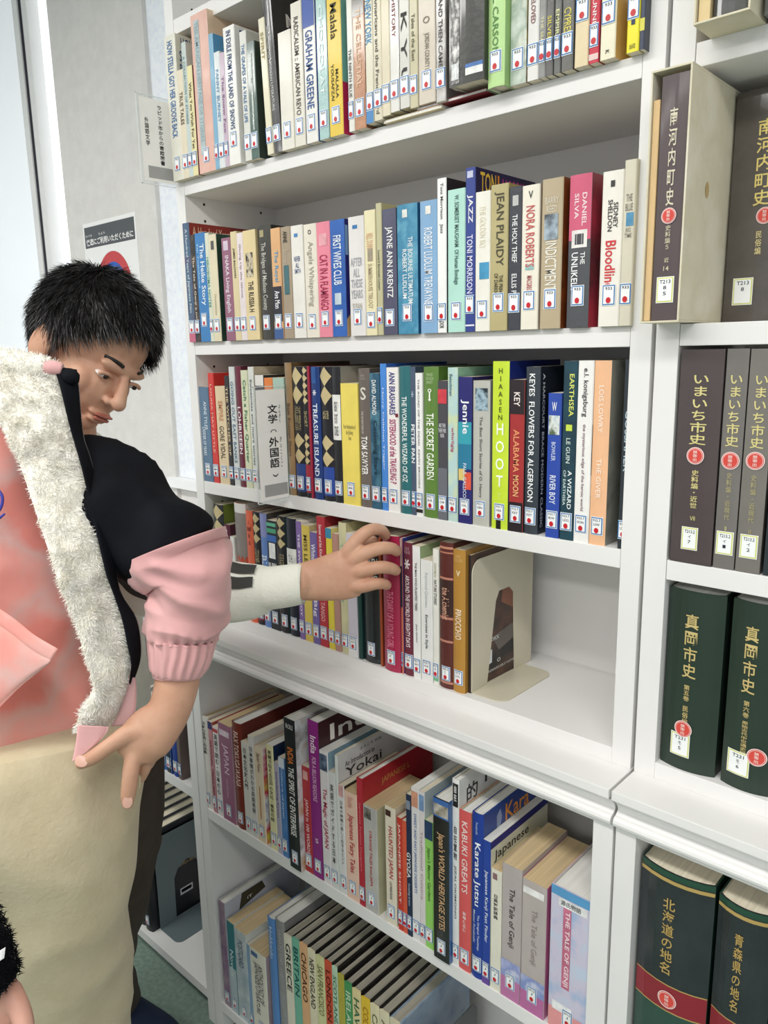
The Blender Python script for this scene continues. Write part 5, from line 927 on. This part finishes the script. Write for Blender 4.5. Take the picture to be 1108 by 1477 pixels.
SL = [(-60, 515), (-30, 560), (0, 612), (16, 642), (27, 665), (58, 758), (80, 825), (91, 858), (107, 893), (120, 940), (134, 992), (117, 1022), (109, 1054)]
zd = lambda s, t: .952-.05*math.sin(min(1, s*1.15)*math.pi)*.5+.018*t-.012*(1-t)
me, fv, mm = ribbon(SL, SR, 90, .014, zd, .006, lambda p_: .0035*noise.noise(p_*45))
sh = obj('fleece_lining', me, A, SHERPA)
def fz(rg):
    i = rg.randrange(0, len(fv)//mm-1); j = rg.randrange(0, mm-1); a = fv[i*mm+j]; b = fv[i*mm+j+1]; c = fv[(i+1)*mm+j]; s, t = rg.random(), rg.random()
    p_ = a+(b-a)*s+(c-a)*t; nr = (b-a).cross(c-a).normalized()
    if nr.dot(CP-p_) < 0: nr = -nr
    q = p_*60; d_ = nr*.5+Vector((noise.noise(q), noise.noise(q+Vector((7, 0, 0))), noise.noise(q+Vector((0, 7, 0)))-.25))*1.0
    return p_, (d_+Vector((rg.gauss(0, .3), rg.gauss(0, .3), rg.gauss(0, .3)))).normalized()
blades(fz, 26000, .0068, .0009, 'fleece_pile', sh, mat('f6f3e8,fcfaf4', .95, .05, 60, sheen=.3), 4, 2, .0)['kind'] = 'stuff'
# collar roll of the lining
co = [(-90, 500, .99, 16, .02), (-40, 512, .965, 20, .02), (0, 524, .955, 20, .02), (40, 528, .957, 18, .018), (70, 535, .962, 15, .015), (92, 545, .966, 9, .01)]
obj('collar', tube(co, k=8, n=30, disp=lambda t, th, p_: .003*noise.noise(p_*50)), A, SHERPA)
csf = surf(co, 8)
blades(lambda rg: (csf(rg.random(), rg.uniform(0, 6.28), .001), (Vector((rg.gauss(0, 1), rg.gauss(0, 1), rg.gauss(.3, 1)))).normalized()), 5000, .0065, .0009, 'fleece_pile', A, mat('f6f3e8,fcfaf4', .95, .05, 60, sheen=.3), 6)['kind'] = 'stuff'
obj('collar_tab', tube([(62, 532, .952, 9, .006), (76, 530, .95, 10, .007), (90, 533, .952, 8, .006)], k=4, n=20), A, PINKJ)
# black zip facing with teeth
ZL = [(p_[0]-5, p_[1]) for p_ in SR[:10]]+[(189, 958), (186, 985)]
ZR = [(111, 533), (114, 560), (120, 625), (129, 655), (138, 687), (152, 745), (164, 790), (173, 850), (196, 890), (203, 925), (202, 955), (190, 990)]
zz = lambda s, t: .953-.05*math.sin(min(1, s*1.05)*math.pi)*.5+.02*t
me, zv, mm2 = ribbon(ZL, ZR, 90, .008, zz, .001)
zf = obj('zip_facing', me, A, BLK)
V = []; F = []
for i in range(4, 90):
    for sub in (0, .5):
        a = zv[i*mm2+mm2-1].lerp(zv[min(i+1, 90)*mm2+mm2-1], sub); b = zv[i*mm2+mm2-2].lerp(zv[min(i+1, 90)*mm2+mm2-2], sub)
        d_ = (a-b).normalized()*.003; up2 = (zv[min(i+1, 90)*mm2+mm2-1]-zv[i*mm2+mm2-1]).normalized()*.0008; n_ = (CP-a).normalized()*.0015
        k0 = len(V)
        for q in (a-d_*.4, a+d_*.5):
            V += [q-up2-n_, q+up2-n_, q+up2+n_, q-up2+n_]
        F += [(k0, k0+1, k0+5, k0+4), (k0+1, k0+2, k0+6, k0+5), (k0+2, k0+3, k0+7, k0+6), (k0+3, k0, k0+4, k0+7), (k0+4, k0+5, k0+6, k0+7)]
zt_ = obj('zip_teeth', mesh(V, F), zf, mat('8a8a90', .35, .1, 50, metal=.3)); zt_['kind'] = 'stuff'
obj('collar_end', tube([(90, 540, .958, 10, .008), (100, 543, .956, 12, .012), (108, 545, .956, 11, .012), (114, 546, .958, 6, .007)], k=5, n=24), A, BLK)
# outer shell behind the lining, and the turned-back pink corner
me, _, _ = ribbon([(a+6, b) for a, b in SL[1:11]], [(a+3, b) for a, b in SR[1:11]], 60, .006, lambda s, t: zd(s, t)+.022)
obj('jacket_shell', me, A, PINKJ)
me, _, _ = ribbon([(112, 1046), (110, 1066), (106, 1090), (103, 1099)], [(157, 1048), (154, 1056), (145, 1068), (132, 1080)], 16, .006, lambda s, t: .93)
obj('jacket_corner', me, A, PINKJ)
me, _, _ = ribbon([(184, 975), (180, 1000), (172, 1025), (160, 1048)], [(196, 978), (197, 1005), (194, 1030), (184, 1046)], 16, .006, lambda s, t: .962)
obj('jacket_lining', me, A, mat('c49c9c', .8, .05))
# pocket flap of the hoodie and stitched script
me, _, _ = ribbon([(-40, 855), (-10, 872), (20, 892), (50, 916), (84, 936)], [(-50, 880), (-18, 893), (12, 912), (42, 936), (72, 955)], 24, .006, lambda s, t: .938-.004*s+.003)
obj('pocket_edge', me, A, VEL)
me, _, _ = ribbon([(-50, 875), (-10, 890), (20, 908), (50, 932), (74, 950)], [(-60, 1080), (-40, 1060), (-10, 1030), (30, 990), (72, 957)], 24, .008, lambda s, t: .943-.002*s, .004, lambda p_: .004*noise.noise(p_*12))
obj('pocket', me, A, VEL)
obj('embroidery', joinm([tube([(-14, 702, .937, 2, .001), (-4, 706, .937, 2.2, .001), (3, 716, .937, 2.2, .001), (2, 730, .937, 2.2, .001), (-6, 742, .937, 2.2, .001), (-14, 748, .937, 2, .001)], k=4, n=8), tube([(-10, 752, .937, 2, .001), (-2, 748, .937, 2, .001), (7, 741, .938, 1.4, .001)], k=4, n=8)]), A, mat('3c3c9c', .5, .05))
# trousers
lA = [(40, 1062, 1.04, 158, .115), (44, 1110, 1.04, 160, .125), (58, 1165, 1.045, 146, .125), (75, 1230, 1.06, 122, .115), (84, 1300, 1.085, 102, .105), (90, 1370, 1.12, 94, .095), (95, 1470, 1.18, 88, .088), (100, 1600, 1.30, 78, .08), (112, 1780, 1.50, 62, .075)]
lB = [(-120, 1062, 1.10, 120, .115), (-120, 1110, 1.10, 125, .12), (-110, 1230, 1.12, 118, .115), (-98, 1330, 1.14, 106, .10), (-90, 1470, 1.22, 90, .09), (-80, 1600, 1.34, 78, .08), (-60, 1780, 1.54, 62, .075)]
obj('trousers', joinm([tube(lA, k=9, n=80, disp=fold(.005, 8, .0012, 26)), tube(lB, k=9, n=60, disp=fold(.005, 8))]), A, CREAM, smooth=True)
me, _, _ = ribbon([(188, 1112), (196, 1122), (199, 1134)], [(192, 1108), (203, 1120), (201, 1140)], 10, .004, lambda s, t: .955)
obj('pocket_hem', me, A, CREAM)
for (u, v, d) in ((112, 1790, 1.52), (-60, 1790, 1.56)):
    q = at(u, v, d); shoe(q.x, q.y, -.75, A, 'd8d8d8')
# ======== third person: only a cuff and hand reach into the picture ========
C3 = thing('person', 'person at the lower left corner, only black fluffy cuff and lowered hand visible', 'person')
hc = [tube([(-44, 1362, .60, 24, .026), (-22, 1407, .60, 27, .026), (-6, 1447, .598, 38, .020), (0, 1487, .598, 46, .016), (-4, 1524, .60, 46, .015), (-10, 1552, .603, 40, .013)], k=5, n=28),
   chain([px(14, 1432, .592, 18), px(30, 1462, .585, 15), px(36, 1502, .58, 14), px(32, 1537, .58, 13), px(24, 1562, .58, 11)]),
   chain([px(8, 1522, .598, 15), px(12, 1562, .60, 13), px(8, 1612, .61, 12), px(0, 1642, .62, 10)]),
   chain([px(-12, 1527, .60, 15), px(-12, 1577, .60, 13.5), px(-16, 1632, .61, 12), px(-22, 1662, .62, 10)]),
   chain([px(-30, 1527, .602, 15), px(-34, 1572, .605, 13), px(-40, 1622, .615, 11.5), px(-46, 1650, .625, 10)]),
   chain([px(-46, 1522, .605, 13), px(-54, 1557, .61, 11), px(-62, 1592, .62, 10), px(-66, 1612, .625, 9)])]
SK3 = mat('c4917e,cf9e8c', .5, .06, 30, .15, sss=.12)
flesh('body', hc, C3, SK3, .002, 4)
c3 = [(-204, 962, .62, 90, .07), (-164, 1112, .61, 78, .065), (-114, 1242, .605, 66, .055), (-64, 1342, .60, 56, .048), (-36, 1392, .60, 50, .042), (-20, 1424, .60, 44, .038)]
obj('sleeve', tube(c3, k=8, n=50, disp=lambda t, th, p_: .004*noise.noise(p_*60)), C3, BLK)
cs = surf(c3, 8)
blades(lambda rg: (cs(rg.uniform(.35, 1), rg.uniform(0, 6.28), .002), (Vector((rg.gauss(0, 1), rg.gauss(0, 1), rg.gauss(-.3, 1)))).normalized()), 6000, .006, .0009, 'fleece_pile', C3, BLK, 8)['kind'] = 'stuff'
me, _, _ = ribbon([(-20, 1384), (-18, 1398)], [(8, 1366), (6, 1382)], 6, .004, lambda s, t: .553); obj('white_patch', me, C3, mat('e8e8e8', .8))
